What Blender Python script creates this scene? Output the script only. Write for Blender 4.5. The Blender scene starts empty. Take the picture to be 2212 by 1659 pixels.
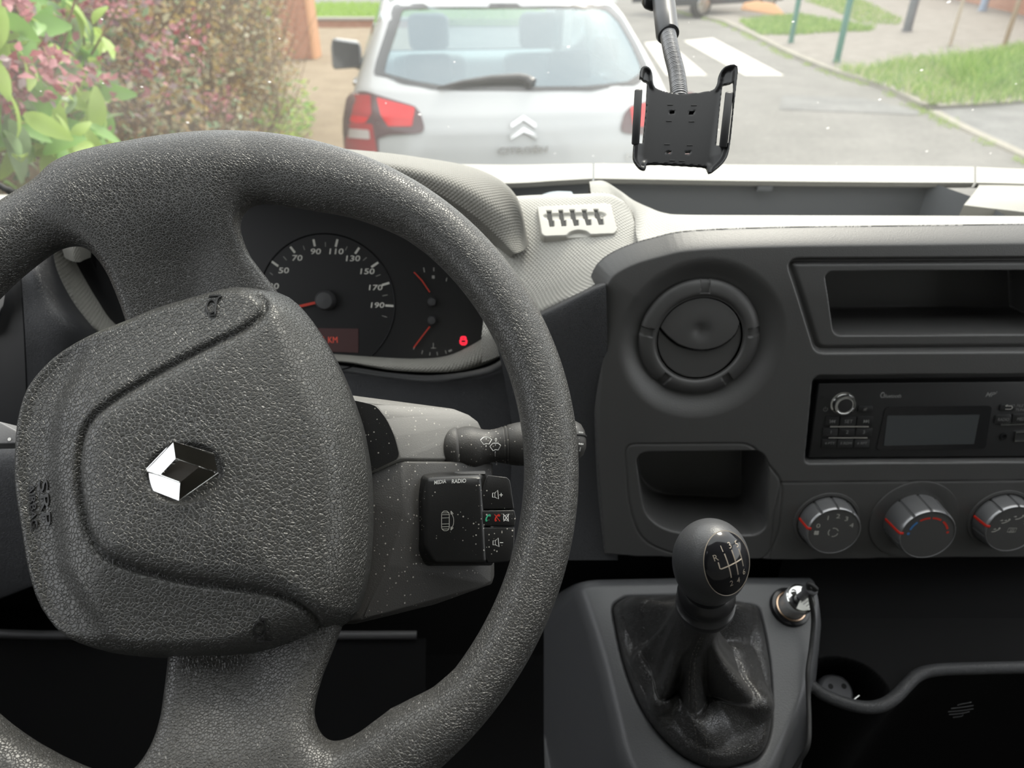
import bpy, bmesh, math, random
import numpy as np
from mathutils import Vector, Matrix
random.seed(7); RNG = np.random.default_rng(7)
SC = bpy.context.scene
COL = SC.collection

# ------------------------------------------------------------------ camera
FPX, CX, CY = 1533.0, 1106.0, 829.5
PITCH = math.radians(32.0)
EYE = np.array([0.0, 0.0, 1.75])
cam_d = bpy.data.cameras.new('camera')
cam_d.sensor_width = 36.0
cam_d.lens = FPX / 2212.0 * 36.0
cam_d.clip_start = 0.02; cam_d.clip_end = 200
cam_d.dof.use_dof = True
cam_d.dof.focus_distance = 0.43
cam_d.dof.aperture_fstop = 9.0
cam = bpy.data.objects.new('camera', cam_d); COL.objects.link(cam)
cam.location = EYE
cam.rotation_euler = (math.pi / 2 - PITCH, 0, 0)
SC.camera = cam

# ------------------------------------------------------------------ sky, sun, exposure
SUN_EL, SUN_AZ = math.radians(56), math.radians(28)      # azimuth clockwise from straight ahead
W = bpy.data.worlds.new('sky'); SC.world = W; W.use_nodes = True
wn = W.node_tree.nodes; wl = W.node_tree.links
for n_ in list(wn): wn.remove(n_)
wo = wn.new('ShaderNodeOutputWorld'); wb = wn.new('ShaderNodeBackground'); ws = wn.new('ShaderNodeTexSky')
ws.sky_type = 'NISHITA'; ws.sun_disc = False
ws.sun_elevation = SUN_EL; ws.sun_rotation = SUN_AZ
ws.air_density = 1.0; ws.dust_density = 4.0; ws.ozone_density = 1.0
wm = wn.new('ShaderNodeMix'); wm.data_type = 'RGBA'; wm.inputs[0].default_value = 0.85
wm.inputs[7].default_value = (3.0, 2.98, 2.90, 1)          # thin bright cloud over the blue
wl.new(ws.outputs[0], wm.inputs[6]); wl.new(wm.outputs[2], wb.inputs[0]); wl.new(wb.outputs[0], wo.inputs[0])
wb.inputs[1].default_value = 0.45
sun_d = bpy.data.lights.new('sun', 'SUN'); sun_d.energy = 1.6; sun_d.angle = math.radians(16)
sun_d.color = (1.0, 0.95, 0.86)
sun = bpy.data.objects.new('sun', sun_d); COL.objects.link(sun)
sd = Vector((math.sin(SUN_AZ) * math.cos(SUN_EL), math.cos(SUN_AZ) * math.cos(SUN_EL), math.sin(SUN_EL)))
sun.rotation_euler = sd.to_track_quat('Z', 'Y').to_euler(); sun.location = sd * 30
SC.view_settings.view_transform = 'Standard'; SC.view_settings.look = 'None'
SC.view_settings.exposure = 0.95; SC.view_settings.gamma = 1.0
SC.view_settings.use_curve_mapping = False
SC.cycles.max_bounces = 7; SC.cycles.diffuse_bounces = 3; SC.cycles.glossy_bounces = 3
SC.cycles.transmission_bounces = 4; SC.cycles.transparent_max_bounces = 10
SC.cycles.caustics_reflective = False; SC.cycles.caustics_refractive = False
SC.cycles.sample_clamp_indirect = 4.0

# ------------------------------------------------------------------ geometry helpers
_cp, _sp = math.cos(PITCH), math.sin(PITCH)
def ray(u, v):
    u = np.asarray(u, float); v = np.asarray(v, float)
    x = (u - CX) / FPX; y = (CY - v) / FPX
    return np.stack([x, _cp + y * _sp, -_sp + y * _cp], -1)
def atY(u, v, Y):
    r = ray(u, v); return EYE + r * (np.asarray(Y) / r[..., 1])[..., None]
def atZ(u, v, Z=0.0):
    r = ray(u, v); return EYE + r * ((Z - EYE[2]) / r[..., 2])[..., None]
def atX(u, v, X):
    r = ray(u, v); return EYE + r * (X / r[..., 0])[..., None]
class Frame:
    """A plane in the place: origin o, axes ex (right), ey (up), n (out towards the cab)."""
    def __init__(s, o, n, ex):
        s.o = np.array(o, float); s.n = np.array(n, float) / np.linalg.norm(n)
        e = np.array(ex, float); e -= s.n * (e @ s.n); s.ex = e / np.linalg.norm(e); s.ey = np.cross(s.n, s.ex)
    def px(s, P, z=0.0):                     # photo points -> local (x, y) on the plane at height z
        P = np.array(P, float); sh = P.shape[:-1]; r = ray(P[..., 0], P[..., 1])
        o = s.o + s.n * z - EYE
        t = (o @ s.n) / (r @ s.n); X = r * t[..., None] - o
        return np.stack([X @ s.ex, X @ s.ey], -1)
    def W(s, x, y, z):
        x, y, z = np.broadcast_arrays(np.asarray(x, float), np.asarray(y, float), np.asarray(z, float))
        return s.o + x[..., None] * s.ex + y[..., None] * s.ey + z[..., None] * s.n
    def pw(s, u, v, z=0.0):
        q = s.px((u, v), z); return s.W(q[0], q[1], z)
def spl(P, n=8, closed=False):
    """Catmull-Rom through the points, n samples per span."""
    P = np.array(P, float); N = len(P)
    if closed: Q = np.concatenate([P[-1:], P, P[:2]])
    else: Q = np.concatenate([2 * P[:1] - P[1:2], P, 2 * P[-1:] - P[-2:-1]])
    t = np.arange(n)[:, None] / n; out = []
    for i in range(N if closed else N - 1):
        a, b, c, d = Q[i:i + 4]
        out.append(0.5 * (2 * b + (c - a) * t + (2 * a - 5 * b + 4 * c - d) * t ** 2 + (3 * b - a - 3 * c + d) * t ** 3))
    out = np.concatenate(out)
    return out if closed else np.concatenate([out, P[-1:]])
def resample(P, n, closed=False):
    P = np.array(P, float)
    if closed: P = np.concatenate([P, P[:1]])
    L = np.concatenate([[0], np.cumsum(np.linalg.norm(np.diff(P, axis=0), axis=1))])
    s = np.linspace(0, L[-1], n + 1 if closed else n)[:n]
    return np.stack([np.interp(s, L, P[:, k]) for k in range(P.shape[1])], -1)
def sdpoly(P, X, Y):
    P = np.array(P, float); d = None; s = None
    for i in range(len(P)):
        a, b = P[i], P[i - 1]
        ex, ey = b - a
        wx, wy = X - a[0], Y - a[1]
        t = np.clip((wx * ex + wy * ey) / max(ex * ex + ey * ey, 1e-18), 0, 1)
        dx, dy = wx - ex * t, wy - ey * t
        dd = dx * dx + dy * dy
        c1 = Y >= a[1]; c2 = Y < b[1]; c3 = ex * wy > ey * wx
        fl = (c1 & c2 & c3) | (~c1 & ~c2 & ~c3)
        d = dd if d is None else np.minimum(d, dd)
        s = np.where(fl, -1.0, 1.0) if s is None else np.where(fl, -s, s)
    return s * np.sqrt(d)
def sdline(P, X, Y):
    P = np.array(P, float); d = None
    for a, b in zip(P[:-1], P[1:]):
        ex, ey = b - a; wx, wy = X - a[0], Y - a[1]
        t = np.clip((wx * ex + wy * ey) / max(ex * ex + ey * ey, 1e-18), 0, 1)
        dd = (wx - ex * t) ** 2 + (wy - ey * t) ** 2
        d = dd if d is None else np.minimum(d, dd)
    return np.sqrt(d)
def smin(a, b, k):
    h = np.maximum(k - np.abs(a - b), 0) / k
    return np.minimum(a, b) - h * h * k * 0.25
def smax(a, b, k): return -smin(-a, -b, k)
def sstep(a, b, x):
    t = np.clip((x - a) / (b - a), 0, 1); return t * t * (3 - 2 * t)
def snet(f, lo, hi, h):
    """Surface nets: mesh of f = 0 (inside negative) in local coordinates."""
    ax = [np.arange(lo[i], hi[i] + h, h) for i in range(3)]
    X, Y, Z = ax[0][:, None, None], ax[1][None, :, None], ax[2][None, None, :]
    F = np.broadcast_to(f(X, Y, Z), (len(ax[0]), len(ax[1]), len(ax[2]))).astype(np.float64)
    S = F < 0
    c = [(i, j, k) for i in (0, 1) for j in (0, 1) for k in (0, 1)]
    sl = lambda A, o: A[o[0]:A.shape[0] - 1 + o[0], o[1]:A.shape[1] - 1 + o[1], o[2]:A.shape[2] - 1 + o[2]]
    cnt = sum(sl(S, o).astype(np.int8) for o in c)
    I = np.argwhere((cnt > 0) & (cnt < 8))
    idx = -np.ones(cnt.shape, np.int64); idx[tuple(I.T)] = np.arange(len(I))
    acc = np.zeros((len(I), 3)); num = np.zeros(len(I))
    for a in c:
        for d in range(3):
            if a[d] == 0:
                b = list(a); b[d] = 1
                fa = F[I[:, 0] + a[0], I[:, 1] + a[1], I[:, 2] + a[2]]; fb = F[I[:, 0] + b[0], I[:, 1] + b[1], I[:, 2] + b[2]]
                m = (fa < 0) != (fb < 0); t = np.where(m, fa / np.where(m, fa - fb, 1), 0)
                p = np.tile(np.array(a, float), (len(I), 1)); p[:, d] += t
                acc[m] += p[m]; num[m] += 1
    V = (I + acc / num[:, None]) * h + np.array(lo)
    for _ in range(2):                       # pull the vertices onto the surface
        e = h * 0.25; f0 = f(V[:, 0], V[:, 1], V[:, 2])
        g = np.stack([f(V[:, 0] + e * (k == 0), V[:, 1] + e * (k == 1), V[:, 2] + e * (k == 2)) - f0 for k in range(3)], -1) / e
        st = g * (f0 / np.maximum((g * g).sum(1), 0.3))[:, None]
        V = V - np.clip(st, -0.5 * h, 0.5 * h)
    Q = []
    n = S.shape
    for d in range(3):
        o1, o2 = [(1, 2), (2, 0), (0, 1)][d]
        A = S[tuple(slice(0, n[k] - 1) if k == d else slice(1, n[k] - 1) for k in range(3))]
        B = S[tuple(slice(1, n[k]) if k == d else slice(1, n[k] - 1) for k in range(3))]
        J = np.argwhere(A != B); fl = A[tuple(J.T)]
        J = J + np.array([0 if k == d else 1 for k in range(3)])
        q = []
        for (p1, p2) in ((-1, -1), (0, -1), (0, 0), (-1, 0)):
            K = J.copy(); K[:, o1] += p1; K[:, o2] += p2; q.append(idx[tuple(K.T)])
        q = np.stack(q, 1); q[~fl] = q[~fl][:, ::-1]; Q.append(q)
    return V, np.concatenate(Q)
def sheet(V, closed_u=False, closed_v=False):
    """Quads over a (m, n, 3) array of points."""
    m, n = V.shape[:2]
    i = np.arange(m if closed_u else m - 1)[:, None]; j = np.arange(n if closed_v else n - 1)[None, :]
    a = i * n + j; b = ((i + 1) % m) * n + j; c = ((i + 1) % m) * n + (j + 1) % n; d = i * n + (j + 1) % n
    return V.reshape(-1, 3), np.stack([a, b, c, d], -1).reshape(-1, 4)
def join(*gs):
    gs = [g for g in gs if g is not None and len(g[0])]
    V = np.concatenate([np.asarray(g[0], float) for g in gs]); F = []; k = 0
    if all(isinstance(g[1], np.ndarray) and g[1].shape[1] == 4 for g in gs):
        for g in gs: F.append(g[1] + k); k += len(g[0])
        return V, np.concatenate(F)
    for g in gs:
        F += [tuple(int(x) + k for x in f) for f in g[1]]; k += len(g[0])
    return V, F
def patch(net, nu=8, nv=8):
    """Smooth surface through a net of photo points with distances (u, v, Y)."""
    N = np.array(net, float)
    N = np.stack([spl(r, nu) for r in N]); N = np.stack([spl(N[:, k], nv) for k in range(N.shape[1])], 1)
    return atY(N[..., 0], N[..., 1], N[..., 2])
def patchw(net, nu=8, nv=8):
    N = np.array(net, float)
    N = np.stack([spl(r, nu) for r in N]); return np.stack([spl(N[:, k], nv) for k in range(N.shape[1])], 1)
def tube(P, r, k=16, caps=True):
    P = np.array(P, float); n = len(P); r = np.broadcast_to(np.asarray(r, float), (n,))
    T = np.gradient(P, axis=0); T /= np.linalg.norm(T, axis=1)[:, None]
    a = np.array([0, 0, 1.0]) if abs(T[0][2]) < 0.9 else np.array([1.0, 0, 0])
    u = a - T[0] * (a @ T[0]); u /= np.linalg.norm(u); R = []
    for i in range(n):
        u = u - T[i] * (u @ T[i]); u /= np.linalg.norm(u); w = np.cross(T[i], u)
        t = np.arange(k) * 2 * np.pi / k
        R.append(P[i] + r[i] * (np.cos(t)[:, None] * u + np.sin(t)[:, None] * w))
    V, F = sheet(np.array(R), closed_v=True)
    if not caps: return V, F
    F = [tuple(f) for f in F.tolist()]
    return V, F + [tuple(range(k)), tuple(range((n - 1) * k, n * k))[::-1]]
def lathe(prof, fr, k=48, o=(0, 0), cap=True):
    """Turn a profile [(radius, height)] about the normal of frame fr at local point o."""
    t = np.arange(k) * 2 * np.pi / k; p = np.array(prof, float)
    A = fr.W(o[0] + p[:, :1] * np.cos(t), o[1] + p[:, :1] * np.sin(t), p[:, 1:2] + 0 * t)
    V, F = sheet(A, closed_v=True); F = [tuple(f) for f in F.tolist()]
    if cap:
        if p[0, 0] > 1e-6: F.append(tuple(range(k)))
        if p[-1, 0] > 1e-6: F.append(tuple(range((len(p) - 1) * k, len(p) * k))[::-1])
    return V, F
def prism(poly, fr, z0, z1):
    """Straight extrusion of a local polygon between two heights of a frame."""
    p = np.array(poly, float); n = len(p)
    V = np.concatenate([fr.W(p[:, 0], p[:, 1], z0), fr.W(p[:, 0], p[:, 1], z1)])
    F = [(i, (i + 1) % n, n + (i + 1) % n, n + i) for i in range(n)] + [tuple(range(n))[::-1], tuple(range(n, 2 * n))]
    return V, F
def hull(P, bev=0.0, seg=3):
    bm = bmesh.new()
    for p in P: bm.verts.new(p)
    r = bmesh.ops.convex_hull(bm, input=bm.verts)
    dead = list({g for g in r['geom_interior'] + r['geom_unused'] if isinstance(g, bmesh.types.BMVert) and g.is_valid})
    if dead: bmesh.ops.delete(bm, geom=dead, context='VERTS')
    bmesh.ops.dissolve_limit(bm, angle_limit=0.03, verts=bm.verts, edges=bm.edges)
    if bev: bmesh.ops.bevel(bm, geom=list(bm.edges), offset=bev, segments=seg, profile=0.5, affect='EDGES', clamp_overlap=True)
    V = np.array([v.co[:] for v in bm.verts]); bm.verts.index_update()
    F = [tuple(v.index for v in f.verts) for f in bm.faces]; bm.free()
    return V, F
def box(lo, hi, bev=0.0, seg=2):
    return hull([(x, y, z) for x in (lo[0], hi[0]) for y in (lo[1], hi[1]) for z in (lo[2], hi[2])], bev, seg)
def fbox(fr, x0, x1, y0, y1, z0, z1, bev=0.0, seg=2):
    return hull([fr.W(x, y, z) for x in (x0, x1) for y in (y0, y1) for z in (z0, z1)], bev, seg)
def rrect(x0, y0, x1, y1, r, n=6):
    out = []
    for cx, cy, a in ((x1 - r, y1 - r, 0), (x0 + r, y1 - r, 90), (x0 + r, y0 + r, 180), (x1 - r, y0 + r, 270)):
        for k in range(n + 1):
            t = math.radians(a + 90 * k / n); out.append((cx + r * math.cos(t), cy + r * math.sin(t)))
    return out
def rpoly(P, r, n=6):
    """Round the corners of a polygon."""
    P = np.array(P, float); out = []; N = len(P); r = np.broadcast_to(r, (N,))
    for i in range(N):
        a, b, c = P[i - 1], P[i], P[(i + 1) % N]
        la, lc = np.linalg.norm(a - b), np.linalg.norm(c - b); rr = min(r[i], la * 0.49, lc * 0.49)
        p0 = b + (a - b) / la * rr; p1 = b + (c - b) / lc * rr
        for k in range(n + 1):
            t = k / n; out.append((1 - t) ** 2 * p0 + 2 * t * (1 - t) * b + t * t * p1)
    return np.array(out)
def ribbon(P, w, fr, z, closed=False, th=0.0):
    """A flat stroke of width w along local points P (raised by th)."""
    P = np.array(P, float)
    if closed: P = np.concatenate([P, P[:1]])
    T = np.gradient(P, axis=0) if not closed else np.roll(P[:-1], -1, 0) - np.roll(P[:-1], 1, 0)
    if closed: T = np.concatenate([T, T[:1]])
    T /= np.maximum(np.linalg.norm(T, axis=1), 1e-12)[:, None]
    N = np.stack([-T[:, 1], T[:, 0]], 1) * w / 2
    zz = z(P[:, 0], P[:, 1]) if callable(z) else z
    A, B = P + N, P - N
    if th == 0: return sheet(np.stack([fr.W(A[:, 0], A[:, 1], zz), fr.W(B[:, 0], B[:, 1], zz)], 1)[:, ::-1])
    return sheet(np.stack([fr.W(A[:, 0], A[:, 1], zz), fr.W(A[:, 0], A[:, 1], zz + th), fr.W(B[:, 0], B[:, 1], zz + th), fr.W(B[:, 0], B[:, 1], zz)], 1)[:, ::-1])
def disc(c, r, fr, z, n=14, th=0.0):
    t = np.arange(n) * 2 * np.pi / n; zz = z(c[0], c[1]) if callable(z) else z
    p = [(c[0] + r * math.cos(a), c[1] + r * math.sin(a)) for a in t]
    if th: return prism(p, fr, zz, zz + th)
    p = np.array(p); return fr.W(p[:, 0], p[:, 1], zz), [tuple(range(n))]
_tc = {}
def text(s, fr, at, h, z=0.0, ang=0.0, sx=1.0, shear=0.0, bold=0.0, th=0.0, al='CENTER'):
    """Lettering laid on a frame: cap height h, centre at local point at."""
    cu = bpy.data.curves.new('lettering', 'FONT'); cu.body = s; cu.align_x = al; cu.shear = shear; cu.offset = bold; cu.extrude = 0; cu.resolution_u = 3
    ob = bpy.data.objects.new('lettering', cu); COL.objects.link(ob)
    dg = bpy.context.evaluated_depsgraph_get(); me = ob.evaluated_get(dg).to_mesh()
    V = np.array([v.co[:] for v in me.vertices]).reshape(-1, 3); F = [tuple(p.vertices) for p in me.polygons]
    ob.evaluated_get(dg).to_mesh_clear(); bpy.data.objects.remove(ob); bpy.data.curves.remove(cu)
    k = h / 0.69; x = V[:, 0] * k * sx; y = (V[:, 1] - 0.345) * k
    c, si = math.cos(math.radians(ang)), math.sin(math.radians(ang))
    X, Y = at[0] + x * c - y * si, at[1] + x * si + y * c
    zz = z(X, Y) if callable(z) else z
    if not th: return fr.W(X, Y, zz), F
    n = len(V); E = {}
    for f in F:
        for a, b in zip(f, f[1:] + f[:1]): E[(a, b)] = 1
    side = [(a, b, b + n, a + n) for a, b in E if (b, a) not in E]
    return np.concatenate([fr.W(X, Y, zz), fr.W(X, Y, zz + th)]), [tuple(i + n for i in f) for f in F] + side
# ------------------------------------------------------------------ objects
def mesh(name, g, mat, smooth=True, uv=None, sharp=35):
    V, F = g; me = bpy.data.meshes.new(name); V = np.asarray(V, float)
    if isinstance(F, np.ndarray):
        n, k = F.shape
        me.vertices.add(len(V)); me.vertices.foreach_set('co', V.astype(np.float32).ravel())
        me.loops.add(n * k); me.loops.foreach_set('vertex_index', F.astype(np.int32).ravel())
        me.polygons.add(n); me.polygons.foreach_set('loop_start', np.arange(0, n * k, k, dtype=np.int32))
        me.update(calc_edges=True)
    else:
        me.from_pydata([tuple(v) for v in V], [], [tuple(int(i) for i in f) for f in F]); me.update()
    me.polygons.foreach_set('use_smooth', np.full(len(me.polygons), smooth))
    if smooth and sharp: me.set_sharp_from_angle(angle=math.radians(sharp))
    if uv is not None:
        l = me.uv_layers.new(name='UVMap'); li = np.empty(len(me.loops), np.int32); me.loops.foreach_get('vertex_index', li)
        l.data.foreach_set('uv', np.asarray(uv, np.float32)[li].ravel())
    for m in (mat if isinstance(mat, (list, tuple)) else [mat]): me.materials.append(m)
    return me
def setp(o, label=None, cat=None, group=None, kind=None):
    if label: o['label'] = label
    if cat: o['category'] = cat
    if group: o['group'] = group
    if kind: o['kind'] = kind
    return o
def root(name, loc, label, cat, group=None, kind=None):
    o = bpy.data.objects.new(name, None); COL.objects.link(o); o.location = loc; o.empty_display_size = 0.02
    return setp(o, label, cat, group, kind)
def wloc(o):
    l = np.array(o.location[:])
    while o.parent is not None: o = o.parent; l = l + np.array(o.location[:])
    return l
def part(name, g, mat, parent, label=None, **k):
    """One part: world-space geometry stored relative to its parent."""
    me = mesh(name, (np.asarray(g[0], float) - wloc(parent), g[1]), mat, **k)
    o = bpy.data.objects.new(name, me); COL.objects.link(o); o.parent = parent
    if label: o['label'] = label
    return o
def solo(name, g, mat, label=None, cat=None, group=None, kind=None, **k):
    """A thing that is one mesh."""
    V = np.asarray(g[0], float); c = np.array([*(V.min(0) + V.max(0))[:2] / 2, V[:, 2].min()])
    me = mesh(name, (V - c, g[1]), mat, **k)
    o = bpy.data.objects.new(name, me); COL.objects.link(o); o.location = c
    return setp(o, label, cat, group, kind)
# ------------------------------------------------------------------ materials
def M(name, col, rough=0.5, metal=0.0, **k):
    m = bpy.data.materials.new(name); m.use_nodes = True
    b = m.node_tree.nodes['Principled BSDF']
    b.inputs['Base Color'].default_value = (*col, 1); b.inputs['Roughness'].default_value = rough; b.inputs['Metallic'].default_value = metal
    for a, v in k.items():
        b.inputs[a.replace('_', ' ')].default_value = v
    return m
def nodes(m): return m.node_tree.nodes, m.node_tree.links, m.node_tree.nodes['Principled BSDF']
def math_(N, L, op, a, b=None, c=None):
    n = N.new('ShaderNodeMath'); n.operation = op
    for i, x in enumerate((a, b, c)):
        if x is None: continue
        if isinstance(x, (int, float)): n.inputs[i].default_value = x
        else: L.new(x, n.inputs[i])
    return n.outputs[0]
def coord(N, L, kind='Object', scale=None):
    t = N.new('ShaderNodeTexCoord').outputs[kind]
    if scale is None: return t
    mp = N.new('ShaderNodeMapping'); mp.inputs['Scale'].default_value = scale; L.new(t, mp.inputs[0]); return mp.outputs[0]
def noise(N, L, co, scale, detail=2, rough=0.5):
    n = N.new('ShaderNodeTexNoise'); n.inputs['Scale'].default_value = scale; n.inputs['Detail'].default_value = detail
    n.inputs['Roughness'].default_value = rough; L.new(co, n.inputs['Vector']); return n.outputs[0]
def ramp(N, L, f, pts):
    r = N.new('ShaderNodeValToRGB'); e = r.color_ramp.elements
    while len(e) < len(pts): e.new(0.5)
    for q, (p, c) in zip(e, pts): q.position = p; q.color = (*c, 1) if len(c) == 3 else c
    L.new(f, r.inputs[0]); return r.outputs[0]
def bump(N, L, b, h, strength, dist):
    n = N.new('ShaderNodeBump'); n.inputs['Strength'].default_value = strength; n.inputs['Distance'].default_value = dist
    L.new(h, n.inputs['Height']); L.new(n.outputs[0], b.inputs['Normal'])
def leather(name, col, rough, scale, dist, spec=0.5):
    """Grained skin: raised pebbles split by fine creases."""
    m = M(name, col, rough, Specular_IOR_Level=spec); N, L, b = nodes(m); co = coord(N, L)
    w = N.new('ShaderNodeTexNoise'); w.inputs['Scale'].default_value = scale * 0.55; L.new(co, w.inputs['Vector'])
    ad = N.new('ShaderNodeVectorMath'); ad.operation = 'MULTIPLY_ADD'; ad.inputs[1].default_value = (1.0 / scale,) * 3
    L.new(w.outputs['Color'], ad.inputs[0]); L.new(co, ad.inputs[2])
    v = N.new('ShaderNodeTexVoronoi'); v.feature = 'DISTANCE_TO_EDGE'; v.inputs['Scale'].default_value = scale; L.new(ad.outputs[0], v.inputs['Vector'])
    mr = N.new('ShaderNodeMapRange'); mr.interpolation_type = 'SMOOTHSTEP'; mr.inputs[1].default_value = 0.0; mr.inputs[2].default_value = 0.16; L.new(v.outputs['Distance'], mr.inputs[0])
    h = math_(N, L, 'ADD', mr.outputs[0], math_(N, L, 'MULTIPLY', noise(N, L, co, scale * 3), 0.25))
    bump(N, L, b, h, 1.0, dist); return m
def grain(name, col, rough, scale=1500, dist=0.00012, spec=0.5, dust=0.0):
    """Finely grained moulded plastic, optionally with settled dust."""
    m = M(name, col, rough, Specular_IOR_Level=spec); N, L, b = nodes(m); co = coord(N, L)
    bump(N, L, b, noise(N, L, co, scale, 2), 1.0, dist)
    if dust:
        v = N.new('ShaderNodeTexVoronoi'); v.inputs['Scale'].default_value = 620; v.inputs['Randomness'].default_value = 1; L.new(co, v.inputs['Vector'])
        r = N.new('ShaderNodeSeparateColor'); L.new(v.outputs['Color'], r.inputs[0])
        sz = math_(N, L, 'MULTIPLY', math_(N, L, 'POWER', r.outputs[0], 5.0), 0.34)
        k = math_(N, L, 'LESS_THAN', v.outputs['Distance'], sz)
        k = math_(N, L, 'MULTIPLY', k, math_(N, L, 'GREATER_THAN', noise(N, L, co, 45, 2), 0.52 - 0.1 * dust))
        mx = N.new('ShaderNodeMix'); mx.data_type = 'RGBA'; mx.inputs[6].default_value = (*col, 1); mx.inputs[7].default_value = (0.42, 0.40, 0.36, 1)
        L.new(k, mx.inputs[0]); L.new(mx.outputs[2], b.inputs['Base Color'])
    return m
def knurl(name, col, scale, depth, rough=0.55):
    """Beige skin pressed with a small diamond pattern (UV in metres)."""
    m = M(name, col, rough, Specular_IOR_Level=0.35); N, L, b = nodes(m)
    s = N.new('ShaderNodeSeparateXYZ'); L.new(coord(N, L, 'UV'), s.inputs[0])
    k = 2 * math.pi / scale
    a = math_(N, L, 'SINE', math_(N, L, 'MULTIPLY', math_(N, L, 'ADD', s.outputs[0], s.outputs[1]), k))
    c = math_(N, L, 'SINE', math_(N, L, 'MULTIPLY', math_(N, L, 'SUBTRACT', s.outputs[0], s.outputs[1]), k))
    h = math_(N, L, 'MULTIPLY', a, c)
    mr = N.new('ShaderNodeMapRange'); mr.interpolation_type = 'SMOOTHSTEP'; mr.inputs[1].default_value = -0.5; mr.inputs[2].default_value = 0.6
    h = math_(N, L, 'MAXIMUM', math_(N, L, 'ABSOLUTE', a), math_(N, L, 'ABSOLUTE', c)); L.new(h, mr.inputs[0])
    mr.inputs[1].default_value = 0.25; mr.inputs[2].default_value = 1.0
    hh = math_(N, L, 'MULTIPLY', math_(N, L, 'ABSOLUTE', a), math_(N, L, 'ABSOLUTE', c))
    bump(N, L, b, hh, 1.0, depth); return m
MAT = dict(
    wheel=leather('steering_wheel_skin', (0.048, 0.047, 0.044), 0.37, 640, 0.00038, 0.75),
    pad=leather('airbag_cover_skin', (0.046, 0.046, 0.043), 0.38, 480, 0.00036, 0.65),
    pad_smooth=M('polished_emboss', (0.014, 0.014, 0.014), 0.42),
    chrome=M('chrome', (0.62, 0.62, 0.61), 0.07, 1.0),
    chrome_dark=M('dark_recess', (0.05, 0.045, 0.04), 0.5),
    black=grain('black_plastic', (0.030, 0.030, 0.031), 0.5),
    console=grain('console_plastic', (0.068, 0.067, 0.066), 0.40, 1100, 0.00014),
    shroud=grain('column_shroud_plastic', (0.050, 0.048, 0.045), 0.5, 1400, 0.00015, 0.5, dust=1.0),
    shroud_top=grain('upper_shroud_plastic', (0.20, 0.195, 0.183), 0.5, 1400, 0.00015, 0.5, dust=1.5),  # paler grey than the lower shroud, with dust specks
    shroud_dark=grain('shroud_gloss_plastic', (0.012, 0.012, 0.012), 0.35, 1400, 0.00005, 0.5, dust=0.5),
    hide=leather('dash_side_skin', (0.034, 0.035, 0.038), 0.45, 700, 0.00022),
    beige=knurl('beige_diamond_skin', (0.44, 0.43, 0.395), 0.0074, 0.0006),
    beige_plain=grain('beige_plastic', (0.52, 0.505, 0.46), 0.5, 900, 0.0001),
    bin=grain('grey_bin_plastic', (0.16, 0.165, 0.17), 0.5, 900, 0.0001),
    lens=M('instrument_face', (0.010, 0.010, 0.0105), 0.35),
    print_grey=M('grey_print', (0.45, 0.44, 0.40), 0.6),
    print_dim=M('dim_print', (0.22, 0.215, 0.20), 0.6),
    print_white=M('white_print', (0.8, 0.8, 0.78), 0.5),
    green=M('green_print', (0.05, 0.45, 0.25), 0.5), red=M('red_print', (0.55, 0.035, 0.02), 0.45), blue=M('blue_print', (0.05, 0.18, 0.42), 0.5),
    gloss=M('gloss_black', (0.012, 0.012, 0.013), 0.12),
    rubber=M('black_rubber', (0.012, 0.012, 0.012), 0.6),
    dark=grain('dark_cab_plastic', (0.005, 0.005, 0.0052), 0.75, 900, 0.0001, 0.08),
    carpet=M('black_carpet', (0.008, 0.008, 0.008), 0.95),
    lcd=M('unlit_display', (0.055, 0.06, 0.062), 0.25),
)
def glow(name, col, s):
    m = M(name, (0.01, 0.01, 0.01), 0.5); b = m.node_tree.nodes['Principled BSDF']
    b.inputs['Emission Color'].default_value = (*col, 1); b.inputs['Emission Strength'].default_value = s; return m
# ================================================================== steering wheel
WC = np.array([-0.16190756, 0.30792466, -0.24363062]) + EYE
_t, _p = 0.76700742, 0.09215257
WF = Frame(WC, (math.cos(_t) * math.sin(_p), -math.cos(_t) * math.cos(_p), math.sin(_t)), (math.cos(_p), math.sin(_p), 0))
wheel = root('steering_wheel', WC, 'large black grained steering wheel turned a quarter turn, diamond badge on its hub', 'steering wheel')
_ang = np.array([-180, -150, -120, -105, -90, -76, -68, -60, -56, -52, -48, -43, -20, 20, 45, 51, 56, 63, 70, 77, 90, 105, 120, 140, 180.])
_rin = np.array([.161, .161, .161, .162, .162, .162, .1625, .1612, .1612, .1642, .1682, .1705, .1695, .1685, .168, .1672, .165, .162, .1582, .1565, .158, .160, .1605, .1605, .161])
TOPS = WF.px([(258, 800), (246, 690), (237, 646), (219, 575), (206, 520), (190, 440), (180, 390), (470, 380), (476, 430), (496, 478), (530, 540), (582, 607), (640, 700), (640, 800)])
BOTS = WF.px([(334, 1300), (336, 1430), (336, 1540), (332, 1700), (326, 1790), (660, 1790), (655, 1640), (668, 1545), (690, 1466), (727, 1367), (745, 1300)])
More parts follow.
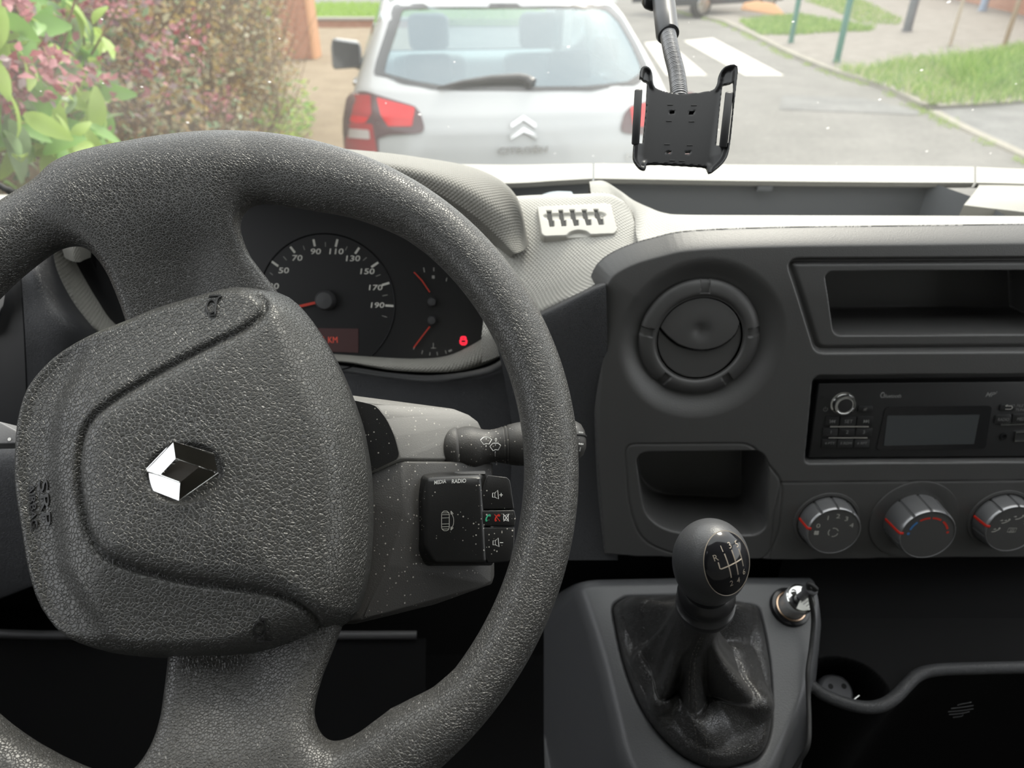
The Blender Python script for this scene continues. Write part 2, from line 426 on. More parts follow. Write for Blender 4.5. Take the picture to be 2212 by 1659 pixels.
def f_rim(X, Y, Z):
    R = np.sqrt(X * X + Y * Y); th = np.degrees(np.arctan2(Y, X))
    ri = np.interp(th, _ang, _rin); Rc = (0.2 + ri) / 2; a = (0.2 - ri) / 2
    dz = 0.017
    q = np.sqrt(((R - Rc) / a) ** 2 + (Z / dz) ** 2); d = (q - 1) * np.minimum(a, dz)
    sink = sstep(0.155, 0.095, R)                       # the spokes drop away from the rim to the hub
    zc = -0.003 - 0.016 * sink; t = 0.0125
    for P, ax in ((TOPS, -0.025), (BOTS, 0.012)):
        d2 = sdpoly(P, X, Y)
        dish = 0.0065 * np.exp(-((X - ax) / 0.022) ** 2) * sstep(0.15, 0.12, R)
        s = smax(smax(d2, R - 0.188, 0.004), np.abs(Z - (zc - dish)) - t, 0.014)
        d = smin(d, s, 0.030)
    return d
def tow(fr, g): return fr.W(g[0][:, 0], g[0][:, 1], g[0][:, 2]), g[1]
rimg = tow(WF, snet(f_rim, (-.206, -.206, -.040), (.206, .206, .0225), 0.0016))
part('rim', rimg, MAT['wheel'], wheel, sharp=0)
HUB = [(597, 625), (559, 616), (526, 614), (492, 618), (407, 641), (339, 662), (271, 692), (203, 724), (146, 754), (112, 781), (81, 815), (61, 846), (47, 890), (39, 931), (36, 992), (37, 1060), (51, 1150), (65, 1234), (87, 1306), (119, 1353), (155, 1385), (217, 1411), (289, 1422), (362, 1426), (470, 1422), (579, 1411), (651, 1396), (705, 1373), (745, 1349), (762, 1326), (783, 1261), (792, 1190), (795, 1128), (793, 1029), (785, 970), (773, 909), (753, 850), (735, 805), (717, 766), (683, 705), (650, 662), (625, 638)]
HUBL = resample(spl(WF.px(HUB, -.008), 3, True), 90, True)
GRV = [(552, 632), (566, 650), (566, 670), (549, 692), (509, 721), (441, 756), (339, 813), (271, 854), (217, 894), (190, 924), (176, 958), (170, 1009), (173, 1060), (182, 1107), (197, 1154), (224, 1194), (271, 1219), (344, 1241), (434, 1259), (542, 1273), (608, 1288), (645, 1308), (668, 1335), (674, 1362)]
GRVL = resample(spl(WF.px(GRV, 0.014), 3), 60)
BEVL = WF.px([(640, 690), (545, 715), (345, 850), (240, 930), (215, 1010), (222, 1110), (260, 1165), (350, 1200), (560, 1240), (690, 1290), (760, 1200), (770, 1040), (725, 840)], 0.014)
def hubz(X, Y):
    """Height of the airbag cover over the wheel plane."""
    d = -sdpoly(HUBL, X, Y)
    er = 0.025 - 0.011 * sstep(.05, .005, X) - 0.007 * sstep(-.045, -.080, X)
    edge = 1 - np.clip(1 - d / er, 0, 1) ** 2.2
    z = -0.014 + (0.024 - .006 * sstep(-.05, -.09, X)) * edge + 0.010 * sstep(0.0, 0.07, d)
    g = sdline(GRVL, X, Y)
    inside = sdpoly(np.concatenate([GRVL, WF.px([(790, 1362), (840, 1000), (700, 632)], 0.014)]), X, Y)
    z = z + 0.0035 * sstep(0.004, -0.010, inside)          # cushion stands proud of the horn panel
    z = z - 0.0042 * np.exp(-(g / 0.0021) ** 2)
    led = sdline(WF.px([(128, 880), (132, 1000), (140, 1130), (165, 1230), (215, 1300)], 0.01), X, Y)
    z = z - 0.0035 * sstep(0.012, -0.004, X - np.interp(Y, [-.09, -.05, 0, .03, .06], [-.05, -.078, -.088, -.088, -.075])) * sstep(0, .012, d)
    em = np.hypot((X - EMC[0]) / 1.25, (Y - EMC[1]))
    return z - 0.0025 * sstep(0.0165, 0.0135, em)
EMB = WF.px([(302, 1018), (376, 952), (462, 980), (473, 987), (474, 1024), (390, 1085), (381, 1083), (306, 1052)], 0.024)
EMC = EMB.mean(0)
def f_hub(X, Y, Z):
    d2 = sdpoly(HUBL, X, Y)
    return np.maximum(np.maximum(d2, (Z - hubz(X, Y)) * 0.8), -0.034 - Z)
hubg = tow(WF, snet(f_hub, (-.118, -.112, -.0355), (.090, .112, .030), 0.0014))
cover = part('airbag_cover', hubg, MAT['pad'], wheel, sharp=0)
# diamond badge
zt = 0.0285
o8 = WF.px([(302, 1014), (376, 953), (380, 953), (464, 981), (474, 992), (474, 1021), (391, 1085), (386, 1084), (307, 1053), (304, 1047)], zt - .003)
inn = WF.px([(341, 1025), (380, 991), (430, 1009), (389, 1042)], zt)
left, rght = WF.px((303, 1016), zt - .001), WF.px((473, 1022), zt - .001)
topc, botc = WF.px((377, 955), zt - .002), WF.px((388, 1082), zt - .002)
def w3(p, z): return WF.W(p[0], p[1], z)
tl_ = math.tan(math.radians(21))
zl = lambda x: zt + .0005 - tl_ * max(inn[1][0] - x, 0)        # the left half leans towards the side window
def wl(p, dz=0.0): return WF.W(p[0], p[1], zl(p[0]) + dz)
pz = lambda u, v: WF.px((u, v), zt - .002)
tr_, rr_, br_, bl_, lm_ = pz(464, 982), pz(471, 1018), pz(474, 1025), pz(307, 1053), pz(304, 1047)
fac = [
    [wl(left), wl(topc), wl(inn[1]), wl(inn[0])],
    [w3(topc, zt), w3(tr_, zt - .0010), w3(rr_, zt - .0010), w3(inn[2], zt - .0012), w3(inn[1], zt - .0002)],
    [wl(left, -.0006), wl(inn[0], -.0006), w3(inn[3], zl(inn[3][0]) - .0006), w3(botc, zl(botc[0]) - .002), wl(bl_, -.0015), wl(lm_, -.001)],
    [w3(inn[3], zt), w3(inn[2], zt), w3(rght, zt - .0002), w3(br_, zt - .0010), w3(botc, zt - .0010)]]
V, F = [], []
for q in fac:
    F.append(tuple(range(len(V), len(V) + len(q)))[::-1]); V += q
side = prism(o8 * .97 + o8.mean(0) * .03, WF, zt - .018, zt - .0095)
badge = part('badge', join((np.array(V), F), side), MAT['chrome'], cover, 'chrome diamond badge', smooth=False)
floor_ = prism(inn * 1.02 - inn.mean(0) * .02, WF, zt - .012, zt - .0050)
part('badge_centre', floor_, MAT['chrome_dark'], cover, smooth=False)
part('badge_edge', join(tube(np.array([wl(left), wl(topc), w3(tr_, zt - .001)]), .00045, 6), tube(np.array([wl(left), wl(inn[0], -.0002), w3(inn[3], zl(inn[3][0]))]), .00040, 6), tube(np.array([w3(inn[1], zt), w3(inn[2], zt), w3(rght, zt), w3(botc, zt - .001)]), .00025, 6)), MAT['chrome'], cover)
# lettering and horn signs pressed into the cover
hz = lambda x, y: hubz(np.asarray(x), np.asarray(y)) + 0.0001
a1, a2 = WF.px((95, 1085), .004), WF.px((69, 1093), .003)
let = join(text('SRP', WF, a1, .0053, hz, ang=-82, sx=2.1, th=.0007), text('AIRBAG', WF, a2, .0031, hz, ang=-82, sx=1.5, bold=.02, th=.0007))
part('airbag_lettering', let, MAT['pad_smooth'], cover, 'raised black SRP AIRBAG lettering', smooth=False)
def horn(c, ang, flip):
    s = 0.00088; c = WF.px(c, .012)
    el = [(3.0 * math.cos(t) - 1.2, 4.6 * math.sin(t)) for t in np.linspace(0, 2 * np.pi, 25)[:-1]]
    st = [(1.8, -5.5), (1.6, -2), (1.9, 3), (2.6, 5.5), (4.6, 7.2)]
    st2 = [(4.6, 7.4), (0, 7.6), (-3.5, 7.4)]
    b = [(-1.5, -6.5), (2.2, -6.3)]
    gs = []
    for P, cl in ((el, True), (spl(st, 6), False), (st2, False), (b, False)):
        P = np.array(P) * s; P[:, 1] *= flip; a = math.radians(ang)
        P = P @ np.array([[math.cos(a), math.sin(a)], [-math.sin(a), math.cos(a)]]) + c
        gs.append(ribbon(resample(P, 40, cl) if len(P) > 2 else resample(P, 8), .0009, WF, lambda x, y: hz(x, y) + .0001, closed=cl, th=.0008))
    return join(*gs)
part('horn_sign', horn((461, 662), 0, 1), MAT['pad_smooth'], cover, 'pressed horn sign near the upper spoke', smooth=False)
part('horn_sign', horn((563, 1361), -8, -1), MAT['pad_smooth'], cover, 'pressed horn sign near the lower spoke', smooth=False)
# ================================================================== dashboard
def hfield(fr, x0, x1, y0, y1, d, H):
    xs = np.arange(x0, x1 + d, d); ys = np.arange(y0, y1 + d, d)
    X, Y = np.meshgrid(xs, ys, indexing='ij'); Z = H(X, Y)
    g = sheet(fr.W(X, Y, Z)); return g, np.stack([X.ravel(), Y.ravel()], -1)
def arcuv(V):
    """UV in metres measured along the two directions of a sheet of points."""
    a = np.zeros(V.shape[:2]); b = np.zeros(V.shape[:2])
    a[1:] = np.cumsum(np.linalg.norm(np.diff(V, axis=0), axis=2).mean(1))[:, None]
    b[:, 1:] = np.cumsum(np.linalg.norm(np.diff(V, axis=1), axis=2).mean(0))[None]
    return np.stack([b.ravel(), a.ravel()], -1)
dash = root('dashboard', atY(900, 500, .8), 'black and beige van dashboard running under the windscreen', 'dashboard')
def skin(name, V, mat, par=None, flip=False, **k):
    if flip: V = V[::-1]
    return part(name, sheet(V), mat, par or dash, uv=arcuv(V), **k)
# --- far lip under the glass, in three lengths with joints between
def lip(us, name):
    rows = []
    for dv, Y, wv in ((-2, 1.06, 0), (0, .985, 0), (.35, .93, 1), (.75, .885, 1), (.97, .868, 1), (1.05, .862, 1)):
        r = []
        for u in us:
            vt = np.interp(u, [-150, 0, 100, 700, 1060, 1285, 1700, 2090, 2230], [428, 421, 416, 352, 357, 353, 357, 360, 366])
            vb = np.interp(u, [-150, 0, 100, 700, 1100, 1283, 1600, 1900, 2120, 2230], [470, 455, 450, 398, 394, 384, 389, 392, 393, 396])
            v = vt + (vb - vt) * dv if wv else vt + dv * 0 + (3 if Y > 1 else 0)
            r.append((u, v, Y))
        rows.append(r)
    V = patch(rows, 6, 4)
    V = np.concatenate([V, V[-1:] + np.array([0, .002, -.006]), V[-1:] + np.array([0, .012, -.010])])
    return skin(name, V[::-1], MAT['beige_lip'], sharp=40)
MAT['beige_lip'] = knurl('beige_fine_skin', (0.36, 0.35, 0.315), 0.0050, 0.0002)
lip([-150, 0, 100, 300, 600, 900, 1100, 1200, 1280], 'top_pad')
lip([1284, 1400, 1600, 1850, 2000, 2104], 'top_pad')
lip([2109, 2160, 2240, 2330, 2620], 'top_pad')
seam = atY(np.array([1276, 1281, 1288, 1291]), np.array([350, 362, 380, 388]), np.array([.99, .93, .88, .866]))
# --- open bin behind the ledge
bx0, bx1, by0, by1 = -.32, atY(1997, 430, .872)[0], .655, .872
zt_, zf_ = EYE[2] - .252, EYE[2] - .37
B = [np.array([[bx0, by1, zt_], [bx1, by1, zt_]]), np.array([[bx0, by1 + .004, zf_], [bx1, by1 + .004, zf_]]), np.array([[bx0, by0, zf_], [bx1 + .03, by0, zf_]])]
bt = sheet(np.array(B))
rw = sheet(np.array([[[bx1, by1, zt_], [bx1 + .03, .82, zt_ - .004], [bx1 + .06, .75, zt_ - .02]], [[bx1, by1 + .004, zf_], [bx1 + .03, .82, zf_], [bx1 + .06, .75, zf_]]]))
part('storage_bin', join((bt[0], bt[1].tolist()), (rw[0], rw[1].tolist())), MAT['bin'], dash, 'open grey storage bin', smooth=False)
part('bin_clip', fbox(Frame(atY(1651, 405, .868), (0, -1, 0), (1, 0, 0)), -.0095, .0095, -.004, .003, -.004, .0035, .0008), MAT['bin'], dash, smooth=True)
ledge_u = [(1273, 392, .72), (1304, 391, .72), (1338, 411, .695), (1368, 432, .675), (1402, 448, .66), (1436, 460, .65), (1487, 464, .645), (1700, 465, .64), (2000, 466, .64), (2260, 467, .64), (2620, 468, .64)]
ledge_l = [(1276, 414, .70), (1319, 419, .69), (1351, 437, .665), (1369, 465, .645), (1381, 522, .597), (1432, 519, .597), (1500, 506, .60), (1700, 500, .60), (2000, 496, .60), (2260, 493, .60), (2620, 489, .60)]
A_, B_ = np.array(ledge_u, float), np.array(ledge_l, float)
mid = (A_ + B_) / 2; q1 = A_ * .8 + B_ * .2; q1[:, 1] -= 1.0; mid[:, 1] -= 2.0
V = patch([A_, q1, mid, B_], 8, 5)
back = V[:1] + np.array([0, .004, -.006]); back2 = V[:1] + np.array([0, .006, -.09]); fr_ = V[-1:] + np.array([0, -.014, -.006])
V = np.concatenate([back2, back, V, fr_])
skin('beige_ledge', V[::-1], MAT['beige'], sharp=60)
end = patch([[(2116, 396, .868), (2180, 396, .868), (2320, 399, .868), (2600, 401, .868)], [(2110, 408, .845), (2180, 410, .845), (2320, 414, .845), (2600, 418, .845)], [(2096, 426, .82), (2180, 432, .815), (2320, 442, .815), (2600, 448, .815)], [(2082, 443, .80), (2160, 452, .795), (2320, 468, .795), (2600, 476, .795)]], 6, 5)
end = np.concatenate([end, end[-1:] + np.array([0, .01, -.06])])
skin('bin_end_pad', end[::-1], MAT['beige_lip'], sharp=40)
# --- sloping coin-tray panel between the hood and the console
cp = [[(1060, 445, .705), (1150, 434, .70), (1240, 430, .70), (1310, 430, .70), (1338, 442, .69)],
      [(1060, 428, .68), (1150, 422, .675), (1240, 420, .672), (1312, 419, .668), (1344, 432, .662)],
      [(1060, 455, .655), (1150, 450, .652), (1240, 447, .65), (1320, 446, .648), (1364, 462, .643)],
      [(1060, 530, .625), (1150, 523, .622), (1240, 515, .62), (1320, 512, .617), (1378, 517, .614)],
      [(1050, 640, .598), (1150, 612, .596), (1230, 590, .594), (1300, 565, .594), (1360, 545, .597)],
      [(1040, 728, .582), (1120, 694, .579), (1200, 656, .578), (1280, 617, .577), (1330, 580, .582)]]
V = patch(cp, 9, 7)
V = np.concatenate([V, V[-1:] + np.array([0, .004, -.03])], 0)
V = np.concatenate([V, V[:, -1:] + np.array([.001, .004, -.02])], 1)
skin('coin_tray_panel', V[::-1], MAT['beige'], sharp=60)
# insert with five coin slots
CT = Frame(atY(1248, 475, .6355), np.cross(atY(1330, 475, .634) - atY(1170, 475, .636), atY(1240, 425, .6615) - atY(1248, 505, .6225)), (1, 0, 0))
pl = CT.px([(1158, 444), (1308, 436), (1322, 440), (1336, 496), (1328, 505), (1176, 511), (1168, 505)], .003)
plr = rpoly(pl, .002)
slots = [[CT.px((u0, v0), .003) for u0, v0 in q] for q in
         [[(1180, 454), (1191, 454), (1194, 474), (1197, 474), (1198, 488), (1187, 489)], [(1206, 453), (1216, 453), (1219, 473), (1223, 474), (1224, 487), (1213, 488)],
          [(1230, 452), (1241, 452), (1245, 472), (1250, 473), (1251, 486), (1240, 487)], [(1256, 452), (1267, 452), (1271, 471), (1277, 472), (1278, 485), (1267, 486)], [(1282, 451), (1292, 451), (1298, 470), (1303, 471), (1305, 484), (1294, 485)]]]
trough = rpoly(CT.px([(1170, 466), (1180, 460), (1300, 456), (1313, 463), (1304, 471), (1182, 475)], .003), .003)
bite = spl(CT.px([(1222, 509), (1232, 500), (1247, 496), (1265, 498), (1277, 506)], .003), 6)
def f_ct(x, y):
    d = sdpoly(plr, x, y); h = .0025 - .010 * sstep(-.0012, .0004, d)
    h = h - .0022 * sstep(.0004, -.0022, sdpoly(trough, x, y))
    for s_ in slots: h = np.minimum(h, .0025 - .0019 * sstep(.0003, -.0004, sdpoly(s_, x, y)))
    rim_ = np.minimum(np.abs(d), 1)
    return h - .004 * sstep(.0003, -.0006, sdpoly(np.concatenate([bite, CT.px([(1277, 530), (1222, 530)])]), x, y))
g, uv = hfield(CT, pl[:, 0].min() - .001, pl[:, 0].max() + .001, pl[:, 1].min() - .001, pl[:, 1].max() + .001, .00045, f_ct)
part('coin_tray', g, MAT['coin'] if 'coin' in MAT else MAT['beige_plain'], dash, 'grey beige coin tray with five slots', sharp=0)
MAT['slot'] = M('slot_shade_grey', (.035, .035, .034), .7)  # flat dark plates stand in for the shade down inside the slots
for s_ in slots: part('slot_shade', prism(np.array(s_)[::-1], CT, -.002, .0011), MAT['slot'], dash, 'dark plate painted as the shade in a coin slot', smooth=False)
# --- instrument cluster recess: beige ring, hood
CF = Frame(atY(690, 640, .635), (0, -math.cos(.42), math.sin(.42)), (1, 0, 0))
INN = [(147, 532), (152, 560), (176, 605), (203, 650), (240, 700), (310, 735), (500, 750), (717, 766), (800, 772), (887, 776), (955, 772), (1006, 753), (1056, 719), (1088, 660), (1090, 600), (1062, 530), (980, 462), (800, 420), (600, 410), (350, 425), (200, 465)]
OUT = [(108, 500), (113, 540), (122, 585), (156, 650), (208, 716), (290, 752), (500, 768), (728, 781), (800, 792), (853, 800), (938, 804), (1006, 797), (1080, 762), (1122, 690), (1126, 610), (1090, 500), (1000, 430), (800, 385), (600, 375), (350, 390), (170, 440)]
I_ = resample(spl(CF.px(INN, .002), 6, True), 150, True); O_ = resample(spl(CF.px(OUT, .010), 6, True), 150, True)
RV = [CF.W(I_[:, 0], I_[:, 1], -.006), CF.W(I_[:, 0], I_[:, 1], .002)]
for k in (.25, .5, .75, 1.0):
    P = I_ * (1 - k) + O_ * k; RV.append(CF.W(P[:, 0], P[:, 1], .002 + .012 * math.sin(k * 2.2)))
P = O_ * 1.03; RV.append(CF.W(P[:, 0], P[:, 1], -.010))
RV = np.array(RV); V = np.concatenate([RV, RV[:, :1]], 1)
MAT['beige_hood'] = knurl('shaded_diamond_skin', (0.25, 0.243, 0.218), 0.0074, 0.0008)  # same beige skin, darkened so the colour carries the hood's shade
part('cluster_surround', sheet(V[::-1]), MAT['beige_hood'], dash, 'beige ring around the instruments', uv=arcuv(V)[:, ::1].reshape(V.shape[0], V.shape[1], 2)[::-1].reshape(-1, 2), sharp=70)
under = [(196, 556, 0.634), (205, 500, 0.634), (290, 430, 0.634), (430, 392, 0.634), (600, 387, 0.634), (760, 402, 0.634), (890, 437, 0.634), (985, 492, 0.634), (1050, 548, 0.634), (1096, 580, 0.634)]
lip_i = [(180, 562, 0.621), (178, 484, 0.62), (266, 402, 0.62), (424, 357, 0.62), (600, 352, 0.62), (767, 373, 0.62), (900, 405, 0.62), (1004, 461, 0.62), (1071, 519, 0.62), (1108, 550, 0.606)]
lip_o = [(172, 566, 0.615), (166, 478, 0.615), (256, 393, 0.615), (418, 348, 0.615), (600, 343, 0.615), (770, 364, 0.615), (905, 396, 0.615), (1012, 452, 0.615), (1082, 512, 0.615), (1113, 548, 0.6)]
mid_h = [(156, 564, 0.61), (150, 470, 0.622), (240, 374, 0.622), (410, 333, 0.622), (600, 325, 0.622), (765, 342, 0.622), (905, 364, 0.622), (1028, 410, 0.622), (1112, 482, 0.622), (1130, 541, 0.601)]
crest = [(140, 556, 0.62), (130, 480, 0.632), (215, 381, 0.662), (400, 323, 0.672), (600, 315, 0.672), (760, 324, 0.672), (900, 340, 0.672), (1032, 368, 0.664), (1113, 424, 0.637), (1141, 528, 0.61)]
crest2 = [(138, 545, .64), (122, 486, .68), (215, 388, .72), (400, 329, .735), (600, 321, .735), (760, 329, .735), (900, 345, .735), (1036, 372, .72), (1116, 432, .67), (1141, 518, .63)]
back_h = [(137, 540, .66), (116, 500, .72), (215, 415, .78), (400, 360, .82), (600, 355, .82), (760, 358, .82), (900, 372, .82), (1042, 392, .78), (1119, 452, .70), (1140, 510, .655)]
V = patch([under, lip_i, lip_o, mid_h, crest, crest2, back_h], 10, 7)
skin('instrument_hood', V[::-1], MAT['beige_hood'], label='beige diamond-grained hood over the instruments', sharp=0)
V = patch([[(p[0], p[1], p[2]) for p in under], [(p[0] * .97 + 18, p[1] + 30, .64) for p in under]], 6, 4)
skin('hood_lining', V, MAT['dark'])
# --- panel below the instruments and the grained side panel left of the console
pn = [[(90, 720, .64), (400, 765, .635), (700, 786, .63), (850, 806, .628), (950, 810, .627), (1060, 790, .63), (1120, 740, .64)],
      [(90, 740, .60), (400, 780, .607), (700, 797, .608), (850, 816, .606), (950, 822, .605), (1060, 806, .606), (1110, 770, .61)],
      [(90, 800, .59), (400, 820, .60), (700, 832, .60), (850, 845, .60), (950, 850, .60), (1040, 850, .60), (1103, 845, .60)],
      [(90, 1000, .57), (400, 1000, .575), (700, 1000, .575), (850, 1000, .575), (950, 1000, .575), (1040, 1000, .575), (1103, 1000, .575)],
      [(90, 1200, .55), (400, 1200, .55), (700, 1200, .55), (850, 1200, .55), (950, 1200, .55), (1040, 1200, .55), (1103, 1200, .55)]]
skin('lower_panel', patch(pn, 7, 7)[::-1], MAT['panel'] if 'panel' in MAT else MAT['hide'], sharp=0)
sp = [[(1060, 735, .60), (1120, 697, .592), (1200, 658, .588), (1276, 620, .585), (1300, 610, .585)],
      [(1064, 728, .583), (1122, 697, .575), (1202, 660, .570), (1280, 622, .567), (1305, 612, .567)],
      [(1075, 752, .572), (1130, 722, .565), (1210, 688, .560), (1285, 652, .557), (1310, 642, .557)],
      [(1103, 900, .565), (1150, 895, .557), (1220, 890, .552), (1295, 885, .550), (1315, 885, .550)],
      [(1103, 1060, .55), (1150, 1060, .545), (1220, 1060, .54), (1300, 1060, .537), (1325, 1060, .537)],
      [(1103, 1210, .53), (1150, 1210, .525), (1220, 1210, .52), (1310, 1210, .515), (1335, 1210, .515)]]
skin('side_panel', patch(sp, 8, 8)[::-1], MAT['hide'], sharp=0)
# --- left end of the dash
V = patch([[(-60, 415, .80), (40, 425, .80), (140, 440, .80)], [(-60, 430, .70), (40, 440, .70), (112, 480, .68)], [(-60, 470, .64), (50, 500, .63), (108, 520, .63)], [(-60, 560, .60), (40, 560, .60), (104, 560, .61)]], 6, 6)
skin('left_end_pad', V[::-1], MAT['beige'], sharp=0)
V = patch([[(44, 540, .595), (75, 530, .605), (112, 530, .618)], [(46, 590, .575), (86, 575, .583), (124, 585, .615)], [(50, 650, .565), (112, 645, .575), (158, 652, .612)], [(54, 720, .555), (150, 705, .568), (210, 718, .61)], [(58, 800, .55), (150, 780, .565), (230, 740, .61)], [(62, 920, .545), (160, 900, .56), (260, 900, .60)], [(64, 1100, .54), (160, 1100, .55), (260, 1100, .58)]], 8, 6)
skin('left_side_panel', V[::-1], MAT['hide'], sharp=0)
V = patch([[(-80, 560, .62), (0, 560, .61), (42, 540, .60)], [(-80, 640, .57), (10, 600, .575), (44, 600, .578)], [(-80, 760, .56), (10, 740, .56), (52, 740, .56)], [(-80, 1000, .55), (10, 1000, .55), (62, 1000, .55)]], 6, 6)
skin('left_corner_panel', V[::-1], MAT['black'], sharp=0)
part('left_air_vent', sheet(patch([[(-60, 640, .56), (-20, 612, .56), (8, 600, .562)], [(-60, 690, .556), (-20, 690, .556), (10, 640, .556)], [(-60, 740, .552), (-20, 730, .552), (-2, 700, .555)]], 4, 4)[::-1]), MAT['gloss'], dash)
V = patch([[(-80, 955, .50), (0, 955, .50), (45, 955, .50), (90, 955, .50)], [(-80, 985, .475), (0, 980, .475), (45, 978, .475), (90, 978, .475)], [(-80, 1120, .46), (0, 1110, .46), (50, 1110, .46), (100, 1110, .46)], [(-80, 1300, .45), (0, 1275, .45), (60, 1252, .45), (110, 1235, .45)], [(-80, 1312, .46), (0, 1290, .46), (66, 1266, .46), (110, 1250, .46)], [(-80, 1290, .52), (0, 1275, .52), (66, 1250, .52), (110, 1240, .52)]], 7, 6)
skin('knee_panel', V[::-1], MAT['hide_grey'] if 'hide_grey' in MAT else MAT['hide'], sharp=0)
bar = spl([(*atY(-60, 1366, .50),), (*atY(60, 1371, .50),), (*atY(150, 1372, .50),), (*atY(420, 1373, .51),), (*atY(900, 1372, .52),)], 8)
part('lower_edge', tube(bar, .0048, 12), MAT['black'], dash)
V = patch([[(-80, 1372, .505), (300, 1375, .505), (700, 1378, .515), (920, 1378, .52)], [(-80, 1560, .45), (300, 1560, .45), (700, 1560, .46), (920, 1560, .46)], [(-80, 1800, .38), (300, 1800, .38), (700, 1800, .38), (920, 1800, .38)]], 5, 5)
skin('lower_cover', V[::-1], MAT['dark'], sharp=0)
cs_ = [atY(u, v, .735) for u, v in ((1163, 424), (1172, 415), (1190, 409), (1208, 407), (1240, 408), (1244, 424))]
solo('card_case', hull([p_ + np.array([0, dy, dz]) for p_ in cs_ for dy, dz in ((0, -.006), (.022, -.009))] + [np.array([p_[0], .75, EYE[2] - .365]) for p_ in (cs_[0], cs_[-1])], .002, 2), M('pale_blue_grey_plastic', (.20, .24, .27), .3), 'pale blue grey case standing in the dash recess behind the coin tray', 'case')
part('left_end_block', box((-.78, .67, .95), (-.37, .99, EYE[2] - .31), .02), MAT['dark'], dash)
# ================================================================== instrument cluster
clus = root('instrument_cluster', CF.W(0, -.06, 0), 'dark instrument cluster with speedometer and red warning lights behind the wheel', 'instrument cluster')
LP = CF.W(I_[:, 0] * 1.01, I_[:, 1] * 1.01, -.0045)
part('dial_face', (LP, [tuple(range(len(LP)))]), MAT['lens'], clus, smooth=False)
q = lambda u, v: CF.px((u, v), -.004)
ZL = -.0041
def tick(u0, v0, u1, v1, w): return ribbon([q(u0, v0), q(u1, v1)], w, CF, ZL)
big = [(587, 565, 601, 575), (627, 533, 637, 546), (677, 517, 680, 532), (729, 517, 725, 533), (776, 535, 767, 548), (817, 567, 802, 577), (841, 611, 825, 616), (850, 661, 832, 660)]
small = [(583, 589, 589, 594), (612, 554, 619, 562), (655, 531, 658, 540), (703, 523, 703, 533), (750, 532, 746, 541), (792, 556, 784, 563), (822, 593, 812, 597), (837, 637, 826, 639), (836, 685, 825, 682)]
nums = [('30', 590, 618, 13), ('50', 612, 584, 12.5), ('70', 641, 557, 12.5), ('90', 681, 543, 12.5), ('110', 724, 543, 12.5), ('130', 760, 558, 12.5), ('150', 791, 586, 12.5), ('170', 809, 621, 12), ('190', 813, 659, 12)]
def cap(px): return px * .65 / FPX
mk = [tick(*t, .0021) for t in big]
mk += [text(s_, CF, q(u, v), cap(h), ZL, sx=1.38, shear=.12, bold=.012) for s_, u, v, h in nums]
part('speedometer_numbers', join(*mk), MAT['print_grey'], clus, 'grey speed numbers and ticks', smooth=False)
part('minor_speed_ticks', join(*[tick(*t, .0006) for t in small]), MAT['print_dim'], clus, smooth=False)
part('fuel_scale', join(*[tick(*t, .0009) for t in [(915, 578, 917, 588), (937, 578, 937, 586), (965, 600, 964, 608)]], fbox(CF, *sorted((q(933, 600)[0], q(939, 600)[0])), *sorted((q(936, 602)[1], q(936, 595)[1])), ZL, ZL + .0003)), MAT['print_dim'], clus, smooth=False)
part('temperature_scale', join(*[tick(*t, .0009) for t in [(913, 757, 911, 765), (929, 761, 928, 768), (944, 760, 945, 768), (898, 745, 893, 755), (962, 757, 964, 764)]], tick(936, 741, 936, 752, .0007), tick(931, 752, 942, 752, .0007), tick(969, 759, 976, 756, .0018)), MAT['print_dim'], clus, smooth=False)
for (u, v, r0, hh) in ((705, 649, .0098, .010), (934, 652, .0045, .005), (934, 692, .0045, .005)):
    part('needle_cap', lathe([(r0, 0), (r0, hh * .6), (r0 * .8, hh * .95), (0, hh)], Frame(CF.pw(u, v, -.004), CF.n, CF.ex), 28), MAT['black'], clus)
MAT['needle'] = M('needle_red', (0.42, 0.035, 0.02), 0.4)
for pts, w in (([(690, 652), (660, 659), (620, 668)], .0026), ([(929, 631), (912, 606), (895, 588)], .0011), ([(929, 705), (912, 727), (894, 751)], .0012)):
    g_ = ribbon([q(*a) for a in pts], w, CF, -.002, th=.0008); part('needle', g_, MAT['needle'], clus, 'red needle', smooth=False)
MAT['disp_on'] = glow('lit_red_display', (0.9, 0.10, 0.09), .010); MAT['glow_red'] = glow('red_symbol_light', (1.0, 0.02, 0.05), .8); MAT['glow_text'] = glow('red_display_text', (1.0, .10, .05), .2)
sc_ = [q(610, 708), q(774, 710), q(774, 762), q(610, 756)]
scr = part('trip_display', prism(sc_[::-1], CF, ZL - .0003, ZL + .0002), MAT['disp_on'], clus, 'dim red trip display', smooth=False)
part('display_text', join(text('8', CF, q(697, 733), cap(14), ZL + .0003, sx=.9), text('KM', CF, q(719, 734), cap(14.5), ZL + .0003, sx=.8)), MAT['glow_text'], scr, smooth=False)
